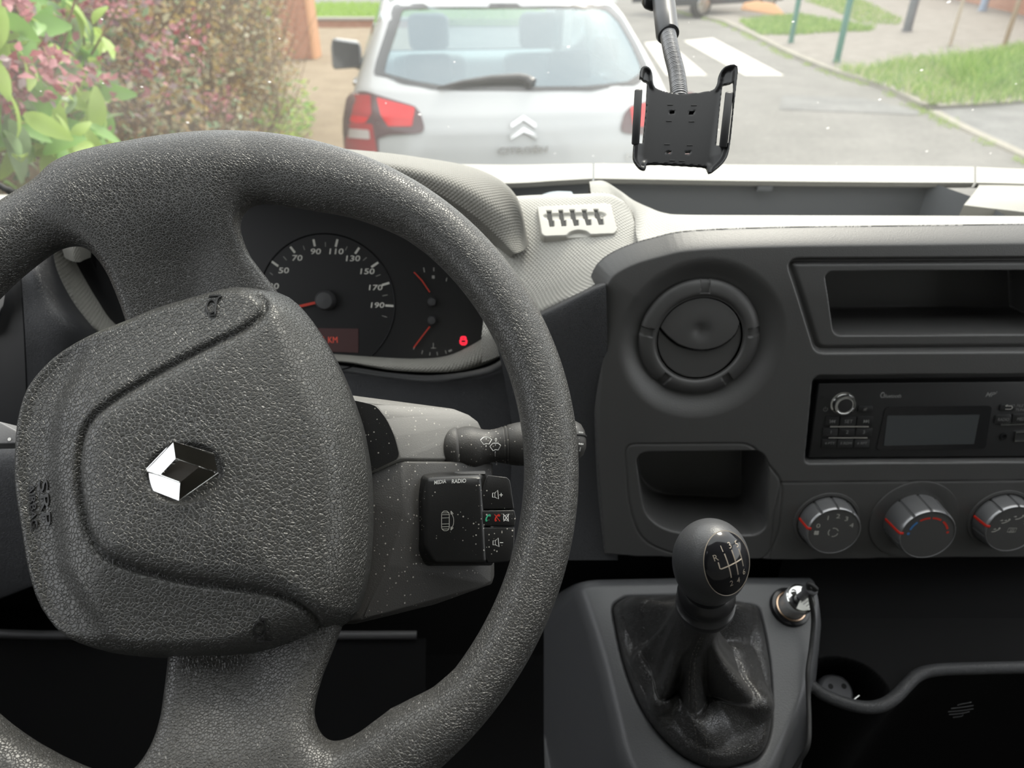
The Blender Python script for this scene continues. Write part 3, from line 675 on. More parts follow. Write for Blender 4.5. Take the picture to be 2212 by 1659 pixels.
# open-door warning light: a small car seen from above
c_ = q(1001, 736); s_ = .00042
car = [ribbon(np.array(rrect(-6, -9.5, 6, 9.5, 3.5)) * s_ + c_, .0011, CF, ZL, True), ribbon(np.array(rrect(-4, 2, 4, 6, 1)) * s_ + c_, .0009, CF, ZL, True), ribbon(np.array([(-9, -2), (-6, 2.5)]) * s_ + c_, .0012, CF, ZL), ribbon(np.array([(9, -2), (6, 2.5)]) * s_ + c_, .0012, CF, ZL), ribbon(np.array([(-8.5, -6.5), (-6, -3)]) * s_ + c_, .0012, CF, ZL), ribbon(np.array([(8.5, -6.5), (6, -3)]) * s_ + c_, .0012, CF, ZL), ribbon(np.array([(-4, -5), (4, -5)]) * s_ + c_, .0012, CF, ZL)]
part('warning_light', join(*car), MAT['glow_red'], clus, 'bright red door warning light', smooth=False)
ring = lathe([(.0665, -.0042), (.0672, -.003), (.0679, -.0042)], Frame(CF.pw(703, 655), CF.n, CF.ex), 90, cap=False)
part('dial_ring', ring, MAT['gloss'], clus)
# ================================================================== centre console
KF = Frame(atY(1515, 740, .55), (0, -math.cos(math.radians(10)), math.sin(math.radians(10))), (1, 0, 0))
con = root('centre_console', KF.W(.1, -.22, 0), 'charcoal centre console fascia with round vent, tray, radio slot and knobs', 'console')
KO = resample(spl(KF.px([(1276, 640), (1280, 610), (1300, 574), (1350, 543), (1420, 521), (1500, 506), (1700, 498), (2000, 494), (2320, 490), (2700, 486)], -.008), 6), 90)
KOL = np.concatenate([KO, KF.px([(2760, 486), (2760, 1200), (2320, 1203)]), KF.px([(2000, 1205), (1690, 1209), (1308, 1200), (1300, 1100), (1287, 900), (1279, 700)])])
VC = KF.px((1516, 738)); VR_OUT, VR_RING, VR_IN = .0745, .0535, .0392
T1 = rpoly(KF.px([(1704, 564), (2400, 560), (2380, 757), (1764, 761)]), [.010, .003, .003, .008])
T2 = rpoly(KF.px([(1784, 590), (2300, 587), (2300, 717), (1802, 720)], -.006), [.006, .003, .003, .007])
R1 = rpoly(KF.px([(1760, 815), (2352, 811), (2362, 994), (1742, 999)]), [.006, .003, .003, .005])
P1 = rpoly(KF.px([(1350, 960), (1622, 958), (1691, 1042), (1682, 1160), (1650, 1214), (1470, 1203), (1385, 1170), (1360, 1100)]), [.012, .012, .012, .02, .02, .03, .03, .02])
P2 = rpoly(KF.px([(1383, 985), (1642, 982), (1652, 1010), (1648, 1152), (1450, 1144), (1402, 1112), (1392, 1060)]), [.008, .012, .008, .016, .02, .015, .015])
SEAM = [KF.px([(1691, 1043), (2700, 1034)]), KF.px([(1686, 1043), (1672, 1110), (1664, 1209)])]
BASE = KF.px((1971, 1122))
KTY = KF.px((1300, 645))[1]
def f_con(X, Y):
    d = -sdpoly(KOL, X, Y)
    dt = -sdpoly(np.concatenate([KO, [[.9, KO[-1, 1]], [.9, -.6], [KO[0, 0], -.6]]]), X, Y)
    h = -0.016 * np.clip(1 - dt / .0135, 0, 1) ** 1.25
    h = h - .0105 * np.clip(1 - dt / .060, 0, 1) ** 2
    lim_ = -.026 - .05 * sstep(KTY, KTY - .03, Y)
    h = np.where(d < 0, np.maximum(h - 6 * (-d), lim_), h)
    r = np.hypot(X - VC[0], Y - VC[1])
    h = h - .0125 * (1 - sstep(VR_RING - .004, VR_OUT, r)) ** .85
    h = h - .02 * sstep(.003, -.003, r - (VR_IN + .004))
    t1 = sdpoly(T1, X, Y); h = h - .0065 * sstep(.0022, -.0012, t1) + .0032 * sstep(-.0012, -.006, t1)
    h = h - .070 * sstep(.0020, -.0045, sdpoly(T2, X, Y))
    h = h - .018 * sstep(.0022, -.0012, sdpoly(R1, X, Y))
    h = h - .0011 * np.exp(-(sdpoly(P1, X, Y) / .0008) ** 2)
    h = h - .062 * sstep(.0045, -.0035, sdpoly(P2, X, Y))
    for s_ in SEAM: h = h - .0010 * np.exp(-(sdline(s_, X, Y) / .0008) ** 2)
    return h
x0 = KF.px((1270, 640))[0] - .006; y0 = KF.px((1500, 1222))[1]; y1 = KF.px((1900, 480))[1]; x1 = KF.px((2560, 800))[0]
g, uv = hfield(KF, x0, x1, y0, y1, .00095, f_con)
sd_ = sdpoly(KOL, uv[:, 0], uv[:, 1]); top_ = uv[:, 1] > KTY
e_ = 1e-5; gr_ = np.stack([sdpoly(KOL, uv[:, 0] + e_, uv[:, 1]) - sd_, sdpoly(KOL, uv[:, 0], uv[:, 1] + e_) - sd_], 1) / e_
mv = top_ & (sd_ > 0) & (sd_ < .0019); P_ = uv - gr_ * (sd_ * mv)[:, None]         # trim the edge cleanly to the outline
Vk = g[0].copy(); Vk[mv] = KF.W(P_[mv, 0], P_[mv, 1], f_con(P_[mv, 0], P_[mv, 1]))
keep = np.where(top_, sd_ < .0019, sd_ < .011)
fk = g[1][keep[g[1]].all(1)]; u_, f2_ = np.unique(fk, return_inverse=True); g = (Vk[u_], f2_.reshape(-1, 4))
part('fascia', g, MAT['console'], con, sharp=0)
# ---- round air vent
vent = root('air_vent', KF.W(*VC, -.02), 'round black closed air vent on the left of the centre console', 'air vent')
VF = Frame(KF.W(VC[0], VC[1], -.0110), KF.n, KF.ex)
notch = [math.radians(a) for a in (90, 172, 8, 233, 307)]
def ringz(r, t):
    k = (r - VR_IN) / (VR_RING - VR_IN)
    z = .0050 * np.sin(np.pi * np.clip(k, .02, .98) ** .62) ** .55 + .001 
    for a in notch:
        da = np.abs((t - a + np.pi) % (2 * np.pi) - np.pi) * r
        z = z - .0022 * sstep(.0042, .0034, da) * sstep(.048 - .0062, .048 - .0054, r) 
    return z
rr = np.concatenate([np.linspace(VR_IN - .001, VR_RING, 26), [VR_RING + .0006]]); tt = np.linspace(0, 2 * np.pi, 361)[:-1]
Rr, Tt = np.meshgrid(rr, tt, indexing='ij')
V = VF.W(Rr * np.cos(Tt), Rr * np.sin(Tt), np.where(Rr > VR_RING, .0002, ringz(Rr, Tt)))
part('vent_ring', sheet(V[::-1], closed_v=True), MAT['console'], vent, sharp=50)
arcP = KF.px([(1424, 702), (1436, 724), (1470, 751), (1517, 762), (1560, 753), (1592, 730), (1604, 704)]) - VC
arc_y = lambda x: np.interp(x, *spl(arcP, 6).T)
def flap(top):
    d = .0006; xs = np.arange(-VR_IN, VR_IN + d, d); X, Y = np.meshgrid(xs, xs, indexing='ij')
    R = np.hypot(X, Y); e = VR_IN - .0012 - R; side = (Y - arc_y(X)) * (1 if top else -1) * .9 - .0003
    e = np.minimum(e, side)
    h = .0022 - .012 * sstep(.0009, -.0004, e)
    if top: h = h + .0045 * (1 - (R / VR_IN) ** 2) - .0035 * np.exp(-(X ** 2 + (Y - .008) ** 2) / .0075 ** 2) + .0006
    else: h = h + .0015 * (1 - (X / VR_IN) ** 2) - .0005
    ok = (e > -.0012).ravel()
    V, F = sheet(VF.W(X, Y, h)); F = F[ok[F].all(1)]; u_, F2 = np.unique(F, return_inverse=True)
    return V[u_], F2.reshape(-1, 4)
part('upper_flap', flap(True), MAT['console'], vent, 'domed upper flap with a thumb dimple', sharp=0)
part('lower_flap', flap(False), MAT['console'], vent, sharp=0)
# ---- car radio
radio = root('car_radio', KF.W(*KF.px((1960, 985)), -.012), 'black car radio with chrome volume knob set in the centre console', 'radio')
RZ = -.0055
RP = rpoly(KF.px([(1769, 829), (2336, 823), (2346, 985), (1747, 989)], RZ), [.002] * 4)
MAT['radio'] = grain('radio_plastic', (0.017, 0.017, 0.0175), 0.42, 1500, .00006)
part('radio_body', hull([KF.W(p[0], p[1], z) for p in KF.px([(1769, 829), (2336, 823), (2346, 985), (1747, 989)], RZ) for z in (RZ, RZ - .011)], .0012, 3), MAT['radio'], radio)
qr = lambda u, v, z=RZ: KF.px((u, v), z)
lens = part('display_lens', hull([KF.W(*p, z) for p in rpoly(KF.px([(1912, 879), (2142, 876), (2128, 968), (1892, 972)], RZ), .004) for z in (RZ - .002, RZ + .0006)], 0), MAT['gloss'], radio, sharp=20)
part('display', prism(KF.px([(1917, 898), (2116, 896), (2104, 959), (1909, 963)], RZ + .0008)[::-1], KF, RZ, RZ + .0009), MAT['lcd'], lens, 'unlit grey display', smooth=False)
kc = qr(1820, 871); kf = Frame(KF.W(*kc, RZ), KF.n, KF.ex)
kn = part('volume_knob', lathe([(.0112, 0), (.0112, .0006), (.0098, .001), (.0100, .0020), (.0099, .0050), (.0094, .0062), (.0082, .0065), (.0078, .0057)], kf, 48), MAT['chrome'], radio, 'chrome ringed volume knob')
part('knob_face', lathe([(.0080, .0056), (.004, .0059), (0, .006)], kf, 48), MAT['radio'], kn)
def key(P, bev=.0008, zh=.0012, name='button', r=.0008):
    pts = rpoly(KF.px(P, RZ), r)
    return part(name, hull([KF.W(*p, z) for p in pts for z in (RZ - .001, RZ + zh)], .0004, 2), MAT['radio'], radio)
col = [(1783, 1812, 1815, 1848, 1851, 1886), (1777, 1809, 1812, 1846, 1849, 1884), (1775, 1806, 1809, 1842, 1845, 1878)]
rowv = [(899, 918), (924, 941), (948, 966)]
for (a, b, c, d, e, f_), (v0, v1) in zip(col, rowv):
    for u0, u1 in ((a, b), (c, d), (e, f_)):
        key([(u0, v0), (u1, v0), (u1 - 2, v1), (u0 - 2, v1)])
for (u0, u1, v) in ((1791, 1875, 920), (1788, 1872, 944)):
    part('chrome_strip', ribbon([qr(u0, v), qr(u1, v)], .0013, KF, RZ + .0006, th=.0012), MAT['chrome'], radio, smooth=False)
key([(1853, 876), (1885, 876), (1884, 889), (1852, 889)], r=.002); key([(2160, 873), (2192, 872), (2191, 886), (2158, 887)], r=.002)
key([(2150, 896), (2183, 894), (2182, 913), (2146, 915)], r=.002); key([(2187, 894), (2240, 893), (2238, 912), (2184, 913)])
part('chrome_strip', ribbon([qr(2159, 916), qr(2240, 914)], .0013, KF, RZ + .0006, th=.0012), MAT['chrome'], radio, smooth=False)
jk = Frame(KF.W(*qr(2167, 942), RZ), KF.n, KF.ex)
part('audio_socket', lathe([(.0020, .0002), (.0021, .0014), (.0032, .0014), (.0034, 0)], jk, 24, cap=False), MAT['gloss'], radio)
ub = part('memory_port', ribbon(np.array([qr(2193, 933), qr(2260, 932), qr(2258, 951), qr(2191, 952)]), .0012, KF, RZ + .0002, True, .001), MAT['chrome'], radio, 'bright metal data port', smooth=False)
part('port_inside', prism(np.array([qr(2194, 934), qr(2260, 933), qr(2258, 950), qr(2192, 951)])[::-1], KF, RZ, RZ + .0003), MAT['rubber'], radio, smooth=False)
for u, v in ((1776, 858), (1765, 951)): part('screw_hole', disc(qr(u, v), .0019, KF, RZ + .0002), MAT['rubber'], radio, smooth=False)
MAT['print_grey2'] = M('mid_grey_print', (.20, .20, .195), .5)
def cp_(px): return px * .66 / FPX
ZT = RZ + .0013
prt = [text('1', KF, qr(1794, 932), cp_(8), ZT), text('2', KF, qr(1829, 932), cp_(8), ZT), text('3', KF, qr(1865, 932), cp_(8), ZT), text('4 PTY', KF, qr(1791, 956), cp_(6), ZT, shear=.1), text('5 RDM', KF, qr(1826, 956), cp_(6), ZT, shear=.1), text('6 RPT', KF, qr(1861, 956), cp_(6), ZT, shear=.1),
       text('SET', KF, qr(1832, 909), cp_(8), ZT)]
part('source_key_printing', join(text('RADIO', KF, qr(2166, 905), cp_(7), ZT, sx=.8), text('MEDIA', KF, qr(2207, 904), cp_(7), ZT, sx=.8), text('FILE', KF, qr(2203, 876), cp_(6), RZ + .0002, shear=.1), text('TUNE', KF, qr(2204, 885), cp_(6), RZ + .0002, shear=.1)), MAT['print_grey2'], radio, smooth=False)
for u, sg in ((1798, 1), (1869, -1)):
    tri = lambda dx: (KF.W(np.array([qr(u + dx * sg, 909)[0], qr(u + (dx + 5) * sg, 909)[0], qr(u + (dx + 5) * sg, 909)[0]]), np.array([qr(u, 909)[1], qr(u, 905)[1], qr(u, 913)[1]]), ZT), [(0, 1, 2)])
    prt += [tri(-5), tri(0), ribbon([qr(u - 6 * sg, 905), qr(u - 6 * sg, 913)], .0006, KF, ZT)]
prt += [ribbon(np.array([(math.cos(a), math.sin(a)) for a in np.linspace(math.radians(120), math.radians(420), 20)]) * .0019 + qr(1783, 884), .0005, KF, RZ + .0002), ribbon([qr(1783, 884), qr(1783, 878)], .0005, KF, RZ + .0002)]
part('radio_printing', join(*prt), MAT['print_grey2'], radio, 'dim grey key legends', smooth=False)
bc = qr(1906, 853); s_ = .0021
bt_ = [(-.55, .5), (.55, -.5), (0, -1), (0, 1), (.55, .5), (-.55, -.5)]
el = [(1.05 * math.cos(t), 1.55 * math.sin(t)) for t in np.linspace(0, 2 * np.pi, 25)[:-1]]
P = np.array(el) * s_ * .9 + bc; EV = KF.W(P[:, 0], P[:, 1], RZ + .0002), [tuple(range(24))]
part('wireless_mark', join(EV, text('Bluetooth', KF, qr(1927, 855), cp_(8), RZ + .0002, sx=.85, bold=.02)), MAT['print_grey2'], radio, 'grey wireless mark', smooth=False)
part('music_format_mark', join(text('MP', KF, qr(2138, 852), cp_(10), RZ + .0002, shear=.25, bold=.02), text('3', KF, qr(2151, 848), cp_(6), RZ + .0002, shear=.25)), MAT['print_grey2'], radio, smooth=False)
part('wireless_rune', join(*[ribbon(np.array(bt_[i:i + 2]) * s_ * .9 + bc, .0005, KF, RZ + .0004) for i in range(5)]), MAT['radio'], radio, smooth=False)
# two-arrow sign on the back key, crossed speaker on the mute key
part('mute_sign', join(ribbon(np.array([(-2, -1), (-2, 1), (-1, 1), (1, 2.5), (1, -2.5), (-1, -1)]) * .0006 + qr(1868, 883), .0004, KF, ZT, True), ribbon(np.array([(-2.5, -2.5), (2.5, 2.5)]) * .0006 + qr(1868, 883), .0004, KF, ZT)), MAT['print_dim'], radio, smooth=False)
part('back_sign', ribbon(np.array([(-1.5, 2.6), (-3, 1.4), (-1.5, .2), (-3, 1.4), (2, 1.4), (3, .6), (3, -.8), (2, -1.6), (-2.5, -1.6)]) * .0011 + qr(2177, 879), .0007, KF, ZT), MAT['print_grey'], radio, smooth=False)
# ---- heater knobs
MAT['knob'] = M('knob_satin', (0.30, 0.30, 0.305), 0.30, .75); MAT['knob_red'] = M('knob_pointer_red', (0.55, 0.025, 0.015), 0.35)
def knob(u, v, R0, R1_, hgt, label, tick_deg, ribs):
    c = KF.px((u, v)); f = Frame(KF.W(*c, -.001), KF.n, KF.ex)
    k = root('heater_knob', KF.W(*c, -.001), label, 'knob', group=None)
    part('base_ring', lathe([(R0, 0), (R0 - .0006, .0022), (R0 - .003, .0024), (R1_ + .0015, .0006)], f, 64, cap=False), MAT['console'], k)
    n = 260; t = np.linspace(0, 2 * np.pi, n + 1)[:-1]
    rg = np.ones(n)
    for a in ribs: 
        da = np.abs((t - math.radians(a) + np.pi) % (2 * np.pi) - np.pi); rg -= .055 * sstep(.05, .025, da)
    rows = []
    for rad, z, gk in ((R1_ * 1.06, 0, 1), (R1_ * 1.05, hgt * .12, 1), (R1_ * 1.0, hgt * .86, 1), (R1_ * .98, hgt * .95, .6), (R1_ * .95, hgt, 0), (R1_ * .93, hgt, 0), (R1_ * .925, hgt - .0006, 0)):
        q_ = rad * (1 + (rg - 1) * gk); rows.append(f.W(q_ * np.cos(t), q_ * np.sin(t), z + 0 * t))
    part('knob_body', sheet(np.array(rows)[::-1][:, ::1][::-1], closed_v=True), MAT['knob'], k, sharp=45)
    fc = part('knob_face', lathe([(R1_ * .93, hgt - .0006), (R1_ * .5, hgt - .0004), (0, hgt - .0004)], f, 64), MAT['console'], k)
    a = math.radians(tick_deg); e = np.array([math.cos(a), math.sin(a)]); s2 = np.array([-e[1], e[0]])
    tri_ = [f.W(*(e * R1_ * (1.08 - .06 * b) + s2 * sgn * .0012), z) for b, z in ((0, hgt * .1), (1, hgt * .9)) for sgn in (-1, 1)] + [f.W(*(e * R1_ * .86 + s2 * sgn * .0012), hgt + .0006) for sgn in (-1, 1)] + [f.W(*(e * R1_ * .86 + s2 * sgn * .0012), hgt - .001) for sgn in (-1, 1)] + [f.W(*(e * R1_ * .9 + s2 * sgn * .0012), 0) for sgn in (-1, 1)] + [f.W(*(e * R1_ * .99 + s2 * sgn * .0012), hgt + .0004) for sgn in (-1, 1)]
    part('pointer', hull(tri_, .0004, 2), MAT['knob_red'], k, 'red pointer')
    return k, f, fc
RB = list(range(18, 360, 36))
k1, f1, c1 = knob(1785, 1126, .0325, .0262, .019, 'heater fan knob numbered 0 to 4, left of the three', 172, [a for a in RB if not 150 < a < 190] + [])
k2, f2, c2 = knob(1973, 1123, .0435, .0272, .027, 'heater temperature knob with blue and red arc, middle of the three', 176, [a + 4 for a in RB if not 150 < a < 190])
k3, f3, c3 = knob(2161, 1121, .0325, .0262, .019, 'air direction knob cut by the right picture edge', 172, [a for a in RB if not 150 < a < 190])
def polar(r, a): return np.array([r * math.cos(math.radians(a)), r * math.sin(math.radians(a))])
z1 = .019 - .0003
nm = [text(s_, f1, polar(.0172, a), .0046, z1, sx=1.25) for s_, a in (('0', 158), ('1', 118), ('2', 86), ('3', 56), ('4', 24))]
nm += [ribbon(np.array([polar(.0047, a) for a in np.linspace(a0, a0 + 85, 8)]) + np.array([-.0005, -.001]), .0007, f1, z1) for a0 in (20, 140, 260)]
nm += [disc(polar(.0015, a) + np.array([-.0165, -.0015]), .0013, f1, z1) for a in (45, 135, 225, 315)]
part('fan_numbers', join(*nm), MAT['print_grey'], c1, smooth=False)
z2 = .027 - .0003
def arc_(a0, a1, r=.0185): return np.array([polar(r, a) for a in np.linspace(a0, a1, 10)])
part('cold_arc', join(ribbon(arc_(163, 132), .0020, f2, z2), disc(polar(.0185, 176), .0015, f2, z2)), MAT['blue'], c2, 'blue cold marks', smooth=False)
part('hot_arc', join(ribbon(arc_(124, 94), .0020, f2, z2), ribbon(arc_(88, 60), .0020, f2, z2), ribbon(arc_(52, 20), .0020, f2, z2), disc(polar(.0185, 9), .0014, f2, z2)), MAT['red'], c2, 'red heat marks', smooth=False)
def manikin(c, arrows):
    c = np.array(c); out = [ribbon(spl([c + (-.003, -.0016), c + (0, -.001), c + (.0012, -.0002), c + (.0035, .0012)], 4), .0009, f3, z1), disc(c + (.0036, .0024), .0010, f3, z1)]
    for dx in arrows:
        a = c + np.array([dx, .0012]); out += [ribbon([a, a + (.0016, .0004)], .0006, f3, z1), (f3.W(np.array([a[0] + .0014, a[0] + .0014, a[0] + .0030]), np.array([a[1] + .0012, a[1] - .0006, a[1] + .0004]), z1), [(0, 2, 1)])]
    return out
mm = manikin((-.0160, -.0015), [-.002]) + manikin((-.0090, .0082), [-.005, -.001]) + manikin((.0030, .0125), [-.005]) + manikin((.0125, .0075), [-.004, 0])
mm += [ribbon(np.array([(-.004, -.0022), (-.0034, .0022), (.0042, .0022), (.0036, -.0022)]) + (0, -.001), .0005, f3, z1, True)] + [ribbon(np.array([(dx, -.0042), (dx + .0004, .0004)]) , .0004, f3, z1) for dx in (-.0016, 0, .0016)]
part('air_signs', join(*mm), MAT['print_grey'], c3, smooth=False)
# ================================================================== steering column, switch pod, stalks
colm = root('column_shroud', WF.W(.03, -.02, -.12), 'dusty black steering column shroud behind the wheel', 'column shroud')
def wp(pts): return [WF.W(*WF.px((p[0], p[1]), p[2]), p[2]) for p in pts]
def back(pts, dz): 
    return [WF.W(*WF.px((p[0], p[1]), p[2]), p[2] - dz) for p in pts]
fr1 = [(690, 905, -.05), (720, 863, -.052), (760, 862, -.052), (812, 874, -.051), (836, 905, -.050), (854, 943, -.050), (866, 990, -.050), (793, 1024, -.050), (690, 1040, -.05)]
md1 = [(690, 850, -.082), (752, 853, -.082), (839, 865, -.083), (926, 876, -.084), (979, 883, -.086), (1012, 896, -.088), (1032, 911, -.09), (1040, 928, -.092), (1044, 992, -.094), (866, 992, -.060), (690, 1045, -.06)]
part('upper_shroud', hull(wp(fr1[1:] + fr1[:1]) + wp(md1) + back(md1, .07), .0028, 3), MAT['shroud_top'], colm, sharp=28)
fp = rpoly([WF.px((p[0], p[1]), p[2] + .0006) for p in [(690, 905, -.05), (722, 865, -.05), (760, 864, -.05), (812, 876, -.05), (836, 907, -.05), (853, 944, -.05), (864, 988, -.05), (793, 1022, -.05), (690, 1036, -.05)]], .004)
part('shroud_face', prism(fp[::-1], WF, -.052, -.0488), MAT['shroud_dark'], colm, 'dark smooth face of the upper shroud', sharp=40)
fr2 = [(690, 1046, -.053), (793, 1030, -.052), (867, 996, -.052), (900, 998, -.055), (872, 1110, -.049), (838, 1220, -.048), (780, 1338, -.047), (690, 1350, -.05)]
md2 = [(904, 997, -.062), (1000, 997, -.078), (1064, 1000, -.09), (1068, 1244, -.092), (1062, 1262, -.09), (939, 1306, -.075), (839, 1331, -.062), (767, 1348, -.054)]
part('lower_shroud', hull(wp(fr2) + wp(md2) + back(md2, .06) + back(fr2, .10), .003, 3), MAT['shroud'], colm, sharp=28)
# ---- audio switch pod
pod = root('audio_switch_pod', WF.W(*WF.px((990, 1120), -.06), -.075), 'black audio and phone switch pod on the column, dusty face with white signs', 'switch pod')
ZF = -.050
facep = [(924, 1034), (1037, 1027), (1040, 1050), (1031, 1080), (1030, 1130), (1035, 1172), (1049, 1216), (938, 1216), (917, 1180), (914, 1080)]
sidep = [(900, 1022), (960, 1019), (1050, 1021), (1058, 1100), (1066, 1222), (920, 1223), (897, 1192), (893, 1060)]
part('pod_body', hull(wp([(u, v, ZF) for u, v in facep]) + wp([(u, v, -.062) for u, v in sidep]) + back([(u, v, -.062) for u, v in sidep], .02), .0022, 3), MAT['shroud_dark'], pod, sharp=30)
part('pod_top_key', hull(wp([(982, 1018, -.060), (1048, 1017, -.060), (1050, 1024, -.056), (980, 1023, -.056), (982, 1018, -.07), (1048, 1017, -.07)]), .001, 2), MAT['black'], pod)
kU = [(1053, 1026), (1095, 1031), (1102, 1038), (1111, 1099), (1038, 1100), (1036, 1080), (1046, 1043)]
kM = [(1038, 1103), (1111, 1102), (1115, 1118), (1112, 1136), (1038, 1136)]
kL = [(1038, 1139), (1112, 1139), (1111, 1180), (1104, 1208), (1098, 1213), (1054, 1217), (1044, 1194), (1038, 1166)]
def podkey(P, zf, lab):
    return part('pod_button', hull(wp([(u, v, zf - .0012 * ((u - 1040) / 70) ** 2) for u, v in P]) + back([(u, v, zf) for u, v in P], .022), .0010, 3), MAT['shroud_dark'], pod, lab, sharp=30)
b1 = podkey(kU, ZF - .001, 'upper button with a loudspeaker and plus'); b2 = podkey(kM, ZF - .0006, 'middle button with phone signs'); b3 = podkey(kL, ZF - .001, 'lower button with a loudspeaker and minus')
Zp = ZF + .0003; Zk = ZF + .0002
pq = lambda u, v: WF.px((u, v), Zp)
def pc(px): return px * .437 / FPX
part('pod_words', join(text('MEDIA', WF, pq(950, 1041), pc(8), Zp, sx=.78, shear=.2, bold=.015, ang=4), text('RADIO', WF, pq(991, 1039), pc(8.5), Zp, sx=.85, shear=.1, bold=.015)), MAT['print_white'], pod, 'white MEDIA and RADIO words', smooth=False)
def pline(P, w=.0004, closed=False): return ribbon([pq(*p) for p in P], w, WF, Zp, closed)
wheel_i = [(954, 1111), (955, 1107), (959, 1104), (965, 1104), (969, 1107), (970.5, 1111), (970.5, 1139), (969, 1144), (965, 1146.5), (959, 1146.5), (955, 1143), (954, 1139)]
part('thumbwheel_sign', join(pline(wheel_i, .00035, True), *[pline([(955, v), (970, v - .6)], .0003) for v in (1108, 1112, 1119, 1132, 1138, 1143)], pline(spl([(975, 1108), (979, 1117), (980, 1125), (979, 1134), (975, 1142)], 5), .0003), pline([(974, 1104), (974.5, 1111), (979, 1110), (974, 1104)], .0005), pline([(974, 1145), (974.5, 1138), (979, 1140), (974, 1145)], .0005)), MAT['print_grey'], pod, smooth=False)
def spk(u, v, k=1.0): return [pline([(u - 12, v - 4), (u - 7, v - 4), (u - 7, v + 5), (u - 12, v + 5)], .0004, True), pline([(u - 7, v - 4), (u - 1, v - 10), (u + 1, v + 9), (u - 7, v + 5)], .0004, True)]
part('volume_sign', join(*spk(1076, 1069), pline([(1079, 1069), (1086, 1069)]), pline([(1082.5, 1065), (1082.5, 1073)])), MAT['print_white'], b1, smooth=False)
part('volume_sign', join(*spk(1077, 1172), pline([(1080, 1172), (1087, 1172)])), MAT['print_white'], b3, smooth=False)
hs = lambda u, v: [pline(spl([(u + 6, v - 6), (u, v - 5), (u - 4, v + 2), (u - 3.5, v + 7)], 5), .0008), pline([(u + 1, v - 6.5), (u + 6, v - 5)], .0013), pline([(u - 5, v + 6), (u - 1.5, v + 4)], .0013)]
part('call_sign', join(*hs(1054, 1119)), MAT['green'], b2, 'green phone sign', smooth=False)
part('hang_up_sign', join(*hs(1074, 1119), pline([(1068, 1111), (1080, 1126)], .0004)), MAT['red'], b2, 'crossed red phone sign', smooth=False)
part('mute_sign', join(pline([(1088, 1114), (1091, 1114), (1098, 1110), (1098, 1126), (1091, 1123), (1088, 1123)], .0004, True), pline([(1087, 1110), (1099, 1126)], .0004), pline([(1099, 1111), (1088, 1126)], .0004)), MAT['print_white'], b2, smooth=False)
# ---- wiper stalk
stk = root('wiper_stalk', WF.W(*WF.px((985, 970), -.085), -.085), 'black wiper stalk with white wiper signs reaching behind the wheel rim', 'stalk')
sa, sb = WF.pw(955, 971, -.085), WF.pw(1264, 949, -.085)
ex_ = (sb - sa) / np.linalg.norm(sb - sa); SL = np.linalg.norm(sb - sa)
SFr = Frame(sa, WF.n - ex_ * (WF.n @ ex_), ex_)
prof = [(955, 38), (962, 45), (974, 48), (984, 48.5), (988, 47), (991, 44), (996, 45), (1008, 46), (1022, 45), (1034, 41), (1046, 36.5), (1060, 35), (1074, 36.5), (1083, 39), (1086, 40), (1088, 38.8), (1090, 40.5), (1093, 41.8), (1095, 40.2), (1098, 43), (1115, 46), (1135, 48), (1180, 48), (1225, 46), (1244, 42), (1256, 34), (1262, 22), (1264, 8)]
pu = np.array(prof); sx_ = (pu[:, 0] - 955) / 309 * SL; sr_ = pu[:, 1] * 1.10 * .447 / FPX
t = np.linspace(0, 2 * np.pi, 65)[:-1]
V = SFr.W(sx_[:, None] + 0 * t, (sr_[:, None] * np.cos(t)), (sr_[:, None] * np.sin(t)))
part('stalk_arm', sheet(V, closed_v=True), MAT['shroud'], stk, sharp=45)
zst = lambda x, y: np.sqrt(np.maximum(np.interp(x, sx_, sr_) ** 2 - y ** 2, 0)) + .00025
sq = lambda u, v: SFr.px((u, v), .012)
def wip(u, v, k=1.0):
    c = sq(u, v); P = lambda q: np.array(q, float) * .00145 * k + c
    return [ribbon(spl(P([(-2.6, .6), (-1.3, 1.8), (0, 2.1), (1.4, 1.8), (2.7, .7)]), 4), .00045, SFr, zst), ribbon(P([(-2.6, .6), (-1.2, -1.5), (0, -1.1), (1.3, -1.4), (2.7, .7)]), .00045, SFr, zst), ribbon(P([(.2, 1.6), (-.2, -2.6)]), .00045, SFr, zst)]
ic = wip(1050, 953) + wip(1070, 966, .95) + [disc(sq(1065 + 4 * i, 957.5), .00035, SFr, zst, 8) for i in range(3)]
ic += [text('0', SFr, sq(1071, 950), pc(9), zst, sx=.8, shear=.1), text('1', SFr, sq(1070, 981), pc(8), zst, sx=.8), text('2', SFr, sq(1074, 997), pc(8), zst, sx=.8)]
part('wiper_signs', join(*ic), MAT['print_white'], stk, smooth=False)
ic = [disc(sq(1251 + 4 * i, 934), .0005, SFr, zst, 8) for i in range(3)] + [disc(sq(1251 + 4 * i, 959), .0006, SFr, zst, 8) for i in range(3)] + [ribbon([sq(1254, 966), sq(1253, 974)], .0008, SFr, zst)]
part('tip_signs', join(*ic), MAT['print_white'], stk, smooth=False)
part('tip_groove', tube(np.array([SFr.W(x_, np.sin(.15) * r_, np.cos(.15) * r_) for x_, r_ in zip(sx_[-7:-1], sr_[-7:-1])]), .0010, 8), MAT['rubber'], stk)
